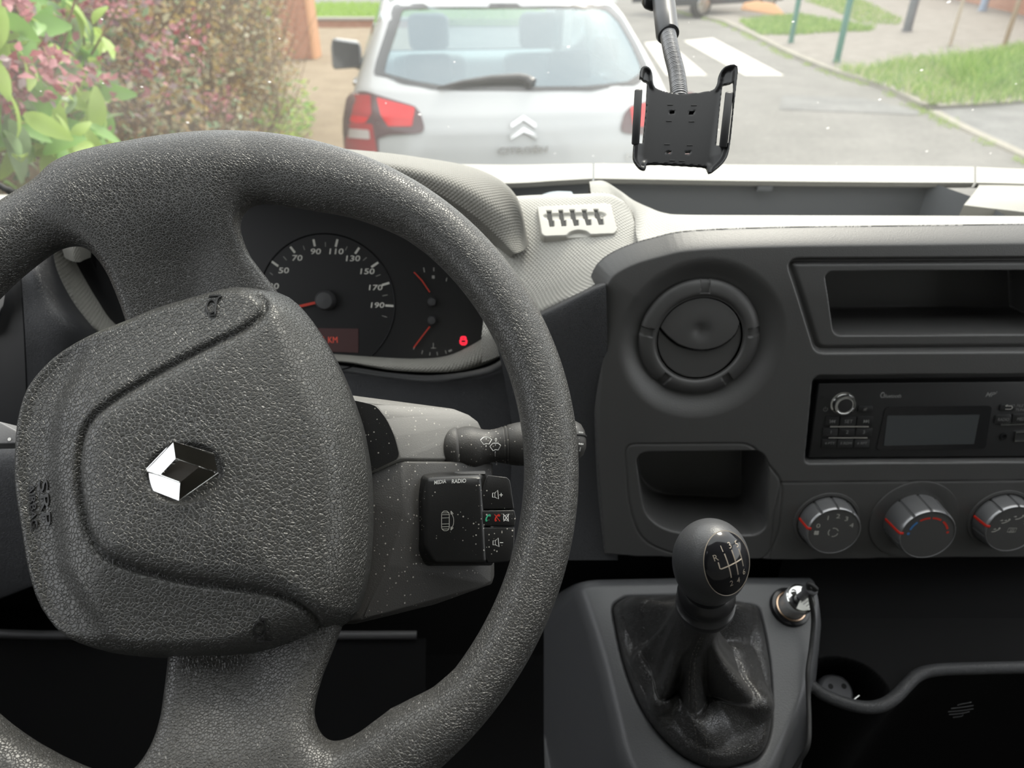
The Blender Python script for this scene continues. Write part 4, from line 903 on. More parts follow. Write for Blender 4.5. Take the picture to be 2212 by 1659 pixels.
# ---- light stalk at the left edge
MAT['sunlit_stalk'] = grain('sunlit_black_plastic', (0.22, 0.22, 0.225), 0.45, 900, .0001)  # dusty black plastic, painted grey for the sun falling on it
ls = root('light_stalk', WF.pw(0, 945, -.075), 'dusty black stalk end painted pale as sunlit, with a white dot left of the steering wheel hub', 'stalk')
P = [(-60, 900), (-20, 906), (0, 911), (10, 918), (18, 925), (34, 929), (37, 934), (36, 958), (-60, 960)]
part('stalk_arm', hull(wp([(u, v, -.07) for u, v in P]) + back([(u, v, -.07) for u, v in P], .025), .002, 3), MAT['sunlit_stalk'], ls)
part('stalk_dot', disc(WF.px((21, 949), -.07), .0011, WF, -.0696), MAT['print_white'], ls, smooth=False)
# ================================================================== gear lever console
gs_ = .41
GO = np.array([.169, .409, -.585]) + EYE
GF = Frame(GO, (0, -gs_, 1), (1, 0, 0))
tower = root('gear_console', GF.W(0, 0, -.05), 'black plastic gear lever console rising from the cab floor', 'gear console')
TO = rpoly(GF.px([(1232, 1246), (1500, 1240), (1788, 1240), (1783, 1340), (1768, 1450), (1752, 1515), (1725, 1575), (1660, 1720), (1420, 1760), (1345, 1660), (1318, 1540), (1290, 1420), (1262, 1330)]), [.03, .02, .012, .05, .05, .03, .03, .03, .05, .05, .05, .05, .05])
BO = rpoly(GF.px([(1322, 1308), (1350, 1290), (1480, 1288), (1640, 1312), (1660, 1400), (1668, 1490), (1664, 1590), (1640, 1640), (1540, 1668), (1455, 1622), (1388, 1540), (1345, 1430)]), [.006, .004, .004, .006, .03, .03, .02, .01, .04, .04, .04, .04])
BOL = resample(BO, 160, True); TOL = resample(TO, 140, True)
lf = [[-.2, .2], [.0, .1]]
def f_tow(X, Y):
    d = -sdpoly(TOL, X, Y)
    h = -.010 * np.clip(1 - d / .012, 0, 1) ** 2
    h = np.where(d < 0, -.010 + 3.0 * np.maximum(d, -.05), h)
    h = h - .012 * sstep(.03, -.03, X + .075 + .25 * (Y + .02))          # shoulder falls away on the left
    b = sdpoly(BOL, X, Y); return h - .012 * sstep(.002, -.004, b)
a_, b_ = GF.px((1225, 1250)), GF.px((1800, 1720))
g, uv = hfield(GF, a_[0] - .02, b_[0] + .03, b_[1] - .02, a_[1] + .012, .0016, f_tow)
MAT['tower'] = grain('gear_console_plastic', (0.075, 0.076, 0.079), 0.38, 900, .00016)
part('console_shell', g, MAT['tower'], tower, sharp=0)
# ---- lever
lev = root('gear_lever', GF.W(0, 0, .0), 'black gear lever with shift diagram on its knob and a leather boot', 'gear lever')
K0 = np.array([.1400, .358, -.374]) + EYE
AX = (K0 - GO) / np.linalg.norm(K0 - GO)
side_ = np.array([1.0, 0, 0]); side_ -= AX * (side_ @ AX); side_ /= np.linalg.norm(side_); bk = np.cross(AX, side_)
LF = Frame(K0, AX, side_)
ctop = -.050
# boot: rings from the base outline up to the collar, gathered in folds
nb = 160; ph = np.arange(nb) / nb
Bw = BOL - 0; cB = np.array([0.0, .008])
topc = K0 + AX * (ctop - .010)
ang_ = np.arctan2(Bw[:, 1] - cB[1], Bw[:, 0] - cB[0])
ringT = topc + .0185 * (np.cos(ang_)[:, None] * side_ + np.sin(ang_)[:, None] * bk)
rows = []
tcl = np.array([(topc - GF.o) @ GF.ex, (topc - GF.o) @ GF.ey]); tz = (topc - GF.o) @ GF.n
def fold(a, c, w): return np.exp(-(((a - c + np.pi) % (2 * np.pi) - np.pi) / w) ** 2)
cor = [np.arctan2(*(GF.px(p)[::-1] - cB[::-1])) for p in [(1330, 1305), (1640, 1315), (1655, 1635), (1400, 1550)]]
ax0 = np.array([0.0, .004])
for s in np.linspace(0, 1, 72):
    k = .86 * sstep(-.05, .80, s) ** 1.1 + .14 * sstep(.5, 1, s)
    k0_ = .86 * sstep(-.05, .80, 0) ** 1.1; k = (k - k0_) / (1 - k0_)
    RT = np.array([(ringT - GF.o) @ GF.ex, (ringT - GF.o) @ GF.ey]).T; zt_l = (ringT - GF.o) @ GF.n
    P = Bw * (1 - k) + RT * k
    c_s = cB * (1 - k) + tcl * k
    rise = np.clip((s - .22) / .78, 0, 1) ** 1.15
    front = fold(ang_, -1.57, 2.3); backf = fold(ang_, 1.57, .75)
    puff = np.sin(np.pi * np.clip(s / .46, 0, 1)) ** .7 * (.006 + .026 * front)
    z = -.007 + puff + zt_l * rise + backf * .030 * np.sin(np.pi * np.clip(s, 0, 1)) * (s < 1)
    m = np.sin(np.pi * np.clip(s / .95, 0, 1)) ** .9; m2 = np.sin(np.pi * np.clip((s - .08) / .75, 0, 1)) ** 1.0
    z = z + m2 * (.020 * fold(ang_, cor[0] - .05 * s, .17) + .022 * fold(ang_, cor[1] + .05 * s, .19))      # stretched corners
    d_ = P - c_s; r = np.linalg.norm(d_, axis=1)[:, None]; d_ = d_ / r
    df = m2 * (.016 * fold(ang_, -.30 - .75 * s, .26) - .013 * fold(ang_, -.95 - .35 * s, .20) + .010 * fold(ang_, -2.55 + .55 * s, .20) - .011 * fold(ang_, -2.15 + .4 * s, .17) - .009 * fold(ang_, 2.75, .20) - .010 * fold(ang_, .42, .18) + .004 * fold(ang_, -1.60, .20) + .006 * fold(ang_, 3.12 - .3 * s, .16))
    df = df + m * .0012 * np.sin(13 * ang_ + 9 * s) * front
    df = np.where(df < 0, df * np.minimum(1, (r[:, 0] - .012) / .03), df)
    P = P + d_ * df[:, None]; z = z + m2 * .55 * df
    rows.append(GF.W(P[:, 0], P[:, 1], z))
V = np.array(rows)
MAT['boot'] = leather('boot_leather', (0.024, 0.023, 0.022), 0.30, 620, .00028, .9)
boot = part('boot', sheet(V, closed_v=True), MAT['boot'], lev, 'creased black leather boot', sharp=0)
ib = int(np.argmin(np.abs((ang_ - (-1.62) + np.pi) % (2 * np.pi) - np.pi)))
MAT['stitch'] = M('dark_thread', (0.10, 0.09, 0.08), .7)
def stitch(off):
    gs = []
    for i in range(3, 66, 2):
        a = V[i, (ib + off) % nb]; b = V[i + 1, (ib + off) % nb]
        nrm = np.cross(V[i + 1, (ib + off) % nb] - V[i, (ib + off) % nb], V[i, (ib + off + 1) % nb] - V[i, (ib + off) % nb]); nrm = nrm / np.linalg.norm(nrm)
        if nrm @ (EYE - a) < 0: nrm = -nrm
        gs.append(tube(np.array([a + nrm * .0004, (a + b) / 2 + nrm * .0006, b * .75 + a * .25 + nrm * .0004]), .00035, 5))
    return join(*gs)
part('stitching', join(stitch(-1), stitch(2)), MAT['stitch'], boot, smooth=True)
part('collar', lathe([(.0215, ctop - .014), (.0222, ctop - .011), (.0222, ctop - .006), (.0195, ctop - .0035), (.0188, ctop - .001), (.0205, ctop + .002), (.0215, ctop + .006), (.0205, ctop + .012), (.017, ctop + .016)], LF, 56), M('collar_satin', (0.022, 0.022, 0.023), 0.28), lev)
# knob: an egg with an oval glossy badge towards the seat
KA, KB = .0262, .0400
def egg(q):                                                     # implicit egg, local (side, back, axis)
    tap = 1 + .10 * np.clip(q[..., 2] / KB, -1, 1)
    return np.sqrt(q[..., 0] ** 2 + q[..., 1] ** 2) / (KA * tap), q[..., 2] / KB
pr = []
for a in np.linspace(-np.pi / 2, np.pi / 2, 40):
    z = KB * math.sin(a); pr.append((max(KA * (1 + .10 * z / KB) * math.cos(a), 0.0001), z))
knb = part('lever_knob', lathe(pr, LF, 72), MAT['tower'], lev, sharp=0)
bn = np.array([.10, -.78, .60]); bn /= np.linalg.norm(bn)
bup = AX - bn * (AX @ bn); bup /= np.linalg.norm(bup); bex = np.cross(bup, bn)
BFr = Frame(K0, bn, bex)
def zegg(x, y):
    x, y = np.broadcast_arrays(np.asarray(x, float), np.asarray(y, float)); lo = np.zeros(x.shape); hi = np.full(x.shape, .05)
    for _ in range(26):
        m_ = (lo + hi) / 2; p_ = BFr.W(x, y, m_) - K0; q_ = np.stack([p_ @ side_, p_ @ bk, p_ @ AX], -1); r_, z_ = egg(q_)
        ins = r_ ** 2 + z_ ** 2 < 1; lo = np.where(ins, m_, lo); hi = np.where(ins, hi, m_)
    return lo
bc_ = np.array([.0030, .0035]); ba, bb = .0172, .0222
rg = np.linspace(0, 1, 14); tt = np.linspace(0, 2 * np.pi, 73)[:-1]
X = bc_[0] + ba * rg[:, None] * np.cos(tt); Y = bc_[1] + bb * rg[:, None] * np.sin(tt)
Zb = zegg(X, Y) + .0005 * sstep(1.0, .93, rg)[:, None] + .0001
bad = part('shift_badge', sheet(BFr.W(X, Y, Zb), closed_v=True), M('badge_gloss', (0.014, 0.014, 0.016), 0.10), knb, 'glossy oval shift diagram badge', sharp=0)
MAT['worn'] = M('worn_print', (0.42, 0.36, 0.29), 0.5)
zb2 = lambda x, y: zegg(x, y) + .00075
el = np.stack([bc_[0] + ba * 1.02 * np.cos(tt), bc_[1] + bb * 1.02 * np.sin(tt)], 1)
part('badge_rim', ribbon(el, .0006, BFr, lambda x, y: zegg(x, y) + .0002, True), MAT['worn'], bad, smooth=False)
def seg(*p): return ribbon(resample(np.array(p), 8 * (len(p) - 1)) + bc_ , .00085, BFr, zb2)
lines = [seg((-.0085, .0055), (-.0085, .0005), (.0085, .0015)), seg((-.0028, .0095), (-.0022, -.0080)), seg((.0030, .0100), (.0032, -.0080)), seg((.0085, .0085), (.0085, -.0040))]
nums_ = [('R', -.0092, .0088), ('1', -.0032, .0130), ('3', .0030, .0132), ('5', .0086, .0118), ('2', -.0024, -.0122), ('4', .0032, -.0122), ('6', .0086, -.0082)]
part('shift_pattern', join(*lines, *[text(s_, BFr, bc_ + (x, y), .0042, zb2, sx=.9) for s_, x, y in nums_]), MAT['worn'], bad, 'worn R 1 2 3 4 5 6 shift pattern', smooth=False)
# ---- 12 volt socket with charger and its lead
sk = root('power_socket', GF.W(*GF.px((1706, 1312)), 0), 'round black power socket ring on the gear console', 'socket')
SK = Frame(GF.W(*GF.px((1706, 1312)), .0), (.10, -gs_, 1), (1, 0, 0))
part('socket_ring', lathe([(.0195, -.003), (.0195, .0015), (.0185, .0032), (.0155, .0036), (.0148, .0020)], SK, 56, cap=False), MAT['gloss'], sk)
part('socket_contact', lathe([(.0150, .0018), (.0148, .0042), (.0136, .0046), (.0128, .003)], SK, 56, cap=False), M('copper_ring', (0.62, 0.45, 0.32), 0.28, 1.0), sk, 'copper coloured contact ring')
ch = root('phone_charger', SK.W(0, 0, .003), 'white and chrome car charger plugged into the power socket', 'charger')
part('charger_body', lathe([(.0123, .002), (.0126, .014), (.0138, .018), (.0141, .024), (.0136, .0256)], SK, 56), M('grey_white_plastic', (0.50, 0.50, 0.50), 0.3), ch)
part('charger_rim', lathe([(.0136, .0250), (.0139, .0262), (.0128, .0268), (.0120, .0262), (.0040, .0262), (0, .0262)], SK, 56, cap=False), MAT['chrome'], ch)
lb = [(.0118 * math.cos(a), .0118 * math.sin(a)) for a in np.linspace(math.radians(-125), math.radians(55), 30)]
lbl = part('rating_label', prism(lb, SK, .0263, .0266), M('white_label', (0.80, 0.80, 0.74), 0.5), ch, 'white rating label', smooth=False)
tx = [ribbon(np.array([(-.0045, 0), (.0045, 0)]) * k_ @ np.array([[math.cos(.6), math.sin(.6)], [-math.sin(.6), math.cos(.6)]]) + np.array([.0020 + .0016 * i, -.0018 - .0022 * i]) , .0007, SK, .0267) for i, k_ in enumerate((.9, .8, .6, .4))]
part('label_lines', join(*tx), MAT['print_dim'], lbl, smooth=False)
part('charge_light', lathe([(.0026, .0262), (.0026, .0275), (.0015, .0285), (0, .0287)], Frame(SK.W(-.006, .006, 0), SK.n, SK.ex), 20), MAT['chrome'], ch)
cb = root('charger_lead', SK.W(.002, .001, .03), 'black charger lead hanging from the charger down the gear console', 'cable')
p0 = SK.W(.0005, .0015, .0265); p1 = SK.W(.0030, .0030, .046)
dv = p1 - p0
part('lead_plug', join(tube(np.array([p0, p0 + dv * .5]), .0042, 20), tube(np.array([p0 + dv * .45, p0 + dv * .55, p0 + dv * .95, p0 + dv * 1.02]), [.0050, .0062, .0062, .0052], 24)), M('grey_black_plug', (0.10, 0.10, 0.105), .45), cb)
def gp(u, v, z): return GF.W(*GF.px((u, v), z), z)
path = [p0 + dv * .85, p0 + dv * 1.02 + np.array([.002, -.003, .002]), gp(1746, 1262, .050), gp(1752, 1300, .036), gp(1757, 1340, .022), gp(1752, 1400, .012), gp(1745, 1450, .010), gp(1746, 1500, .006), gp(1748, 1560, .006), gp(1745, 1610, .004), gp(1726, 1645, -.01), gp(1700, 1690, -.03), gp(1680, 1760, -.06)]
part('lead_wire', tube(spl(path, 10), .0021, 12), MAT['rubber'], cb)
# ================================================================== lower shelf with cup holder on the passenger side
SHZ = EYE[2] - .598
low = root('passenger_shelf', atZ(2000, 1420, SHZ), 'black lower dash shelf with cup holder well and curved front lip', 'shelf')
ShF = Frame(atZ(2000, 1420, SHZ), (0, -.26, 1), (1, 0, 0))
LIPP = [(1725, 1462), (1750, 1478), (1778, 1498), (1820, 1516), (1868, 1527), (1905, 1523), (1935, 1505), (1962, 1477), (1985, 1457), (2020, 1447), (2100, 1443), (2340, 1438), (2560, 1434)]
lp = ShF.px(LIPP, .002); lps = resample(spl(lp, 8), 90)
CH = spl(ShF.px([(1738, 1442), (1775, 1424), (1820, 1424), (1868, 1440), (1902, 1468), (1921, 1500), (1905, 1524), (1868, 1528), (1820, 1516), (1775, 1496), (1745, 1474)], 0), 6, True)
def f_sh(X, Y):
    return -.055 * sstep(.0015, -.0035, sdpoly(CH, X, Y))
x0, x1 = ShF.px((1690, 1440))[0], ShF.px((2550, 1440))[0]
y0, y1 = lps[:, 1].min() - .004, ShF.px((2000, 1360))[1]
d = .0016; xs = np.arange(x0, x1 + d, d); ys = np.arange(y0, y1 + d, d)
X, Y = np.meshgrid(xs, ys, indexing='ij'); V = ShF.W(X, Y, f_sh(X, Y)); Vs, Fs = sheet(V)
fy = np.interp(X, lps[:, 0], lps[:, 1]); ok = (Y > fy - .002).ravel(); Fs = Fs[ok[Fs].all(1)]; u_, F2 = np.unique(Fs, return_inverse=True)
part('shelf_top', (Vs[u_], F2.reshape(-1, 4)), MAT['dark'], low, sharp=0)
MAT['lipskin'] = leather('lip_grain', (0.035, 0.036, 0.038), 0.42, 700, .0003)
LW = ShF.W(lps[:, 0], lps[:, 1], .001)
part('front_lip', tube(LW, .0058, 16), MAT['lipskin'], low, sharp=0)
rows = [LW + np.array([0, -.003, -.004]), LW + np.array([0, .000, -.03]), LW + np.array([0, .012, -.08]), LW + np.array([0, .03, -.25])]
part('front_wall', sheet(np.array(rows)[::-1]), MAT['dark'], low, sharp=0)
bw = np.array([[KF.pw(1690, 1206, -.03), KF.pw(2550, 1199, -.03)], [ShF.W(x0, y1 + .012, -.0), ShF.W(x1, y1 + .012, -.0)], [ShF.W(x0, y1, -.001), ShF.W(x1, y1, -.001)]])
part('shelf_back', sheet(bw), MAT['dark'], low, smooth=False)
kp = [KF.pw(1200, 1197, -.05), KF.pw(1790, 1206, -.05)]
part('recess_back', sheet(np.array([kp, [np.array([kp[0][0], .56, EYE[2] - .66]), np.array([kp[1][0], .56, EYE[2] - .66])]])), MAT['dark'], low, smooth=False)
c = (2068, 1526); WFm = Frame(atY(c[0], c[1], .405), (0, -1, .2), (1, 0, 0))
part('moulded_stripes', join(*[ribbon(spl([WFm.px((c[0] + a, v + 1.5)), WFm.px((c[0], v - 1)), WFm.px((c[0] + b, v - 5))], 4), .0007, WFm, .006, th=.0005) for a, b, v in ((-8, 22, 1511), (-22, 26, 1518), (-28, 26, 1525), (-26, 18, 1531), (-18, 4, 1537))]), MAT['lipskin'], low, smooth=False)
# plug lying in the cup holder
pg = root('mains_plug', ShF.W(*ShF.px((1815, 1485), -.03), -.054), 'grey round plug with a bright metal pin lying in the cup holder', 'plug')
PF = Frame(ShF.W(*ShF.px((1812, 1487), -.03), -.040), (-.05, -.55, .83), (1, .2, 0))
MAT['plug'] = M('grey_plug', (.16, .16, .17), .35)
part('plug_body', lathe([(.0165, -.014), (.0175, -.004), (.0165, .001), (.0145, .003), (0, .003)], PF, 40), MAT['plug'], pg)
for dx, dy in ((-.004, .006), (.009, .004)): part('plug_hole', disc((dx, dy), .0026, PF, .0032), MAT['rubber'], pg, smooth=False)
pin = [ShF.W(*ShF.px((1842, 1515), -.022), -.022), ShF.W(*ShF.px((1857, 1503), -.018), -.018)]
part('plug_pin', tube(np.array(pin), .0019, 14), MAT['chrome'], pg, 'bright metal pin')
# ================================================================== phone holder
HN = np.array([-.06, -.80, .60]); HFm = Frame(atY(1470, 265, .5), HN, (1, .0, .04))
ph_ = root('phone_holder', HFm.o, 'black plastic phone cradle on a ribbed gooseneck, hanging before the windscreen', 'phone holder')
MAT['holder'] = M('holder_plastic', (0.010, 0.010, 0.011), 0.35)
PLT = [(1380, 165), (1392, 154), (1404, 155), (1409, 166), (1411, 186), (1424, 196), (1450, 203), (1478, 205), (1515, 201), (1540, 196), (1549, 180), (1551, 166), (1558, 156), (1570, 153), (1584, 156), (1587, 166), (1584, 195), (1578, 250), (1572, 310), (1566, 345), (1556, 362), (1540, 374), (1530, 377), (1527, 368), (1522, 362), (1490, 359), (1403, 355), (1396, 362), (1392, 370), (1380, 371), (1368, 360), (1364, 345), (1370, 280), (1376, 220)]
PLo = resample(spl(HFm.px(PLT), 3, True), 140, True)
W1 = rpoly(HFm.px([(1378, 182), (1397, 180), (1394, 240), (1387, 313), (1379, 314), (1366, 312)]), .001); W2 = rpoly(HFm.px([(1559, 187), (1579, 187), (1576, 250), (1568, 320), (1545, 319), (1551, 260)]), .001)
hol = [HFm.px(q_) for q_ in ([(1446, 243), (1457, 241), (1455, 248), (1445, 248)], [(1488, 243), (1500, 242), (1496, 250), (1487, 250)], [(1439, 330), (1450, 328), (1447, 333), (1438, 333)], [(1480, 330), (1492, 329), (1487, 335), (1479, 335)])]
xl, xr = HFm.px((1398, 260))[0], HFm.px((1547, 260))[0]
def f_pl(X, Y, Z):
    d = sdpoly(PLo, X, Y); edge = -d
    xlc = np.interp(Y, [HFm.px((1384, 340))[1], HFm.px((1402, 180))[1]], [HFm.px((1386, 340))[0], HFm.px((1404, 180))[0]]); xrc = np.interp(Y, [HFm.px((1536, 340))[1], HFm.px((1556, 180))[1]], [HFm.px((1535, 340))[0], HFm.px((1556, 180))[0]])
    out = np.maximum(xlc - X, X - xrc)
    zc = .0042 * sstep(-.002, .008, out) + .0032 * sstep(.0036, .0006, edge) * sstep(-.004, .002, out)
    s = np.maximum(d, np.abs(Z - zc) - .0017)
    s = np.maximum(s, -sdpoly(W1, X, Y)); s = np.maximum(s, -sdpoly(W2, X, Y))
    for q_ in hol: s = np.maximum(s, -sdpoly(q_, X, Y))
    return s
lo_, hi_ = PLo.min(0) - .002, PLo.max(0) + .002
pg_ = tow(HFm, snet(f_pl, (lo_[0], lo_[1], -.004), (hi_[0], hi_[1], .023), .00065))
crd = part('cradle', pg_, MAT['holder'], ph_, sharp=40)
def hw(P, z0, z1): return hull([HFm.W(*HFm.px(p, z), z) for p in P for z in (z0, z1)], .001, 2)
part('side_clip', hw([(1371, 193), (1388, 192), (1381, 312), (1364, 313)], .005, .010), MAT['holder'], ph_); part('side_clip', hw([(1567, 198), (1584, 199), (1571, 319), (1553, 318)], .005, .010), MAT['holder'], ph_)
HZ = .0018
part('catch_marks', join(*[ribbon([HFm.px((u, v)), HFm.px((u + 12, v))], .0006, HFm, HZ, th=.0004) for u, v in ((1441, 229), (1492, 230), (1434, 314), (1483, 316), (1438, 264), (1487, 265), (1445, 349), (1466, 350))]), MAT['holder2'] if 'holder2' in MAT else MAT['black'], ph_, smooth=False)
part('maker_mark', join(text('Made in Taiwan', HFm, HFm.px((1467, 287)), .0022, HZ + .0003), ribbon(spl([HFm.px((1459, 276)), HFm.px((1468, 273)), HFm.px((1476, 276))], 4), .0005, HFm, HZ + .0003)), MAT['black'], ph_, smooth=False) if False else None
# gooseneck from the cradle's back up to the clamp on the glass
gn = spl([HFm.W(*HFm.px((1468, 240), -.012), -.012), atY(1467, 205, .525), atY(1462, 160, .545), atY(1451, 115, .565), atY(1444, 80, .585), atY(1441, 60, .598)], 14)
gl = np.concatenate([[0], np.cumsum(np.linalg.norm(np.diff(gn, axis=0), axis=1))]); nn = int(gl[-1] / .0003)
gnr = resample(gn, nn); rad = .0049 + .0011 * np.abs(np.sin(np.arange(nn) * .0003 / .0017 * math.pi)) ** .6
part('gooseneck', tube(gnr, rad, 20), M('ribbed_steel', (0.22, 0.22, 0.225), 0.35, .6), ph_, 'ribbed dark metal gooseneck', sharp=0)
nmf = Frame(HFm.W(*HFm.px((1468, 262), -.003), -.003), -HFm.n, HFm.ex)
part('neck_mount', lathe([(.014, 0), (.013, .006), (.009, .012), (0, .013)], nmf, 28), MAT['holder'], ph_)
tb = np.array([atY(1443, 76, .588), atY(1442, 74, .589), atY(1438, 40, .605), atY(1432, -10, .63), atY(1420, -70, .66)])
part('arm_tube', tube(tb, [.0078, .0086, .0086, .0086, .0086], 28), M('holder_tube', (0.055, 0.056, 0.06), .4), ph_)
part('suction_cup', tube(np.array([atY(1420, -70, .66), atY(1416, -105, .70), atY(1415, -112, .713)]), [.012, .018, .034], 32), MAT['rubber'], ph_)
part('clamp_screw', hull([p + o_ for p in (atY(1388, 6, .63), atY(1414, 16, .63)) for o_ in (np.array([0, .01, .006]), np.array([0, -.004, .006]), np.array([0, .01, -.002]), np.array([0, -.004, -.004]))], .003, 3), MAT['holder'], ph_)
part('clamp_block', hull([atY(u, v, y) for u, v in ((1416, -20), (1460, -22), (1460, 4), (1418, 6)) for y in (.625, .65)], .004, 3), MAT['holder'], ph_)
# ================================================================== street
def rough_mat(name, c1, c2, scale, r=.9, bmp=.004, bscale=None):
    m = M(name, c1, r, Specular_IOR_Level=.2); N, L, b = nodes(m); co = coord(N, L)
    n = math_(N, L, 'ADD', math_(N, L, 'MULTIPLY', noise(N, L, co, scale, 6, .65), .6), math_(N, L, 'MULTIPLY', noise(N, L, co, scale * 14, 3), .4))
    L.new(ramp(N, L, n, [(.36, c1), (.62, c2)]), b.inputs['Base Color'])
    if bmp: bump(N, L, b, noise(N, L, co, bscale or scale * 30, 3), .8, bmp)
    return m
MAT['asphalt'] = rough_mat('asphalt', (0.124, 0.121, 0.112), (0.18, 0.174, 0.161), 1.2)
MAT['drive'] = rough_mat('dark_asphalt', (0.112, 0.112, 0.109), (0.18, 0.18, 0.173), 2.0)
MAT['gravel'] = rough_mat('gravel_pavement', (0.154, 0.14, 0.122), (0.228, 0.211, 0.189), 3.0, bmp=.012, bscale=40)
MAT['sand'] = rough_mat('sandy_pavement', (0.158, 0.119, 0.075), (0.229, 0.181, 0.123), 1.6, bmp=.006)
MAT['kerb'] = rough_mat('kerb_stone', (0.211, 0.198, 0.167), (0.285, 0.267, 0.229), 3.0)
MAT['paint'] = rough_mat('road_paint', (0.435, 0.42, 0.383), (0.54, 0.517, 0.473), 2.5, bmp=.002)
def flat(P, z=0.0, zt=None): 
    V = [atZ(u, v, z) for u, v in P]; return np.array(V), [tuple(range(len(P)))]
V = np.array([[-30, -3, 0], [45, -3, 0], [45, 90, 0], [-30, 90, 0.0]])
solo('road', (V, [(0, 1, 2, 3)]), MAT['asphalt'], kind='structure', smooth=False)
kl = [(1556, 49), (1580, 60), (1616, 76), (1681, 110), (1740, 137), (1802, 161), (1896, 190), (1973, 228), (2006, 240)]
kg = np.array([atZ(u, v, 0)[:2] for u, v in kl]); kg = np.concatenate([[[kg[0, 0] - .3, 22], [kg[0, 0] - .6, 26.]], kg])[[1, 0] + list(range(2, 2 + len(kl)))]
kg = spl(kg, 4)
def kerbline(P, w, h):
    T = np.gradient(P, axis=0); T /= np.linalg.norm(T, axis=1)[:, None]; Nn = np.stack([-T[:, 1], T[:, 0]], 1)
    if Nn[0, 0] < 0: Nn = -Nn
    A = np.array([np.c_[P, 0 * P[:, 0]], np.c_[P + Nn * .015, 0 * P[:, 0] + h], np.c_[P + Nn * w, 0 * P[:, 0] + h], np.c_[P + Nn * w, 0 * P[:, 0] - .02]])
    return sheet(A)
solo('kerb', kerbline(kg, .13, .06), MAT['kerb'], kind='structure', sharp=40)
cor = atZ(2006, 240, 0)
k2_ = np.array([cor[:2] + (0, .0), atZ(2120, 233, 0)[:2], atZ(2260, 222, 0)[:2]])
solo('kerb', kerbline(spl(k2_, 4), -.12, .06), MAT['kerb'], kind='structure', sharp=40)
gut = spl(np.array([atZ(u, v, 0)[:2] for u, v in [(2004, 243), (2050, 268), (2100, 293), (2212, 345), (2300, 385)]]), 5)
solo('kerb', kerbline(gut, .13, .025), MAT['kerb'], kind='structure', sharp=40)
pv = np.concatenate([kg, [k2_[-1]], [[40, k2_[-1, 1]], [40, 70], [kg[0, 0], 70]]])
solo('pavement', (np.c_[pv + [.08, 0], 0 * pv[:, 0] + .055], [tuple(range(len(pv)))]), MAT['gravel'], kind='structure', smooth=False)
dv_ = np.concatenate([gut, [[12, gut[-1, 1]], [12, k2_[-1, 1] + .1]], k2_[::-1]])
solo('driveway', (np.c_[dv_ + [.06, 0], 0 * dv_[:, 0] + .02], [tuple(range(len(dv_)))]), MAT['drive'], kind='structure', smooth=False)
for P in ([(1476, 88), (1540, 82), (1694, 163), (1610, 163)], [(1392, 92), (1440, 88), (1528, 163), (1440, 163)]):
    V_, F_ = flat(P, .006); solo('road_marking', (V_, F_), MAT['paint'], kind='structure', smooth=False)
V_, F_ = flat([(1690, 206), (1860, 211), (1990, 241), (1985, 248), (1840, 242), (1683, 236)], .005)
solo('painted_reflection', (V_, F_), MAT['drive'], kind='structure', smooth=False)  # windscreen reflection painted as a dark patch on the road
# pavement on the near left side and the low wall with grass beyond
sp_ = np.array([[-7, .5], [-.86, .5], [-.86, 9.0], [-1.2, 14.0], [-1.5, 18.4], [-9, 18.4]])
solo('pavement', (np.c_[sp_, 0 * sp_[:, 0] + .03], [tuple(range(len(sp_)))]), MAT['sand'], kind='structure', smooth=False)
# ---- leaves and grass
def leafset(pos, size, up=.5, aspect=.5, droop=.25, rng=RNG, seg=3, nrm=None):
    """Folded, curved leaf blades as one mesh; returns geometry and the count of faces per leaf."""
    n = len(pos); th = rng.uniform(0, 2 * np.pi, n); ph = rng.uniform(-1.0, 1.0, n) * (1 - up) * 1.3 + up * .3
    d = np.stack([np.cos(th) * np.cos(ph), np.sin(th) * np.cos(ph), np.sin(ph)], 1)
    r = rng.normal(size=(n, 3)) if nrm is None else nrm + rng.normal(size=(n, 3)) * .55
    w = np.cross(d, r); w /= np.linalg.norm(w, axis=1)[:, None]; nn = np.cross(w, d)
    sz = np.broadcast_to(size, (n,)) * rng.uniform(.65, 1.25, n); sz = sz[:, None]
    ts = np.linspace(0, 1, seg + 1); Vv = []
    for t in ts:
        wd = aspect * np.sin(np.pi * min(t * .92 + .04, 1)) ** .8 * .5
        c = pos + d * sz * t - nn * sz * droop * t * t
        Vv += [c - w * sz * wd + nn * sz * wd * .35, c, c + w * sz * wd + nn * sz * wd * .35]
    V = np.stack(Vv, 1).reshape(-1, 3); m = 3 * (seg + 1)
    q = []
    for s in range(seg):
        for k in (0, 1): q.append((s * 3 + k, s * 3 + k + 1, s * 3 + k + 4, s * 3 + k + 3))
    F = (np.arange(n)[:, None, None] * m + np.array(q)[None]).reshape(-1, 4)
    return (V, F), len(q)
def leafmat(name, col, rough=.45, trans=.35):
    m = M(name, col, rough, Specular_IOR_Level=.4); N, L, b = nodes(m)
    t = N.new('ShaderNodeBsdfTranslucent'); t.inputs[0].default_value = (*[min(c * 1.5, 1) for c in col], 1)
    mx = N.new('ShaderNodeMixShader'); mx.inputs[0].default_value = trans
    out = [n for n in N if n.type == 'OUTPUT_MATERIAL'][0]
    L.new(b.outputs[0], mx.inputs[1]); L.new(t.outputs[0], mx.inputs[2]); L.new(mx.outputs[0], out.inputs[0]); return m
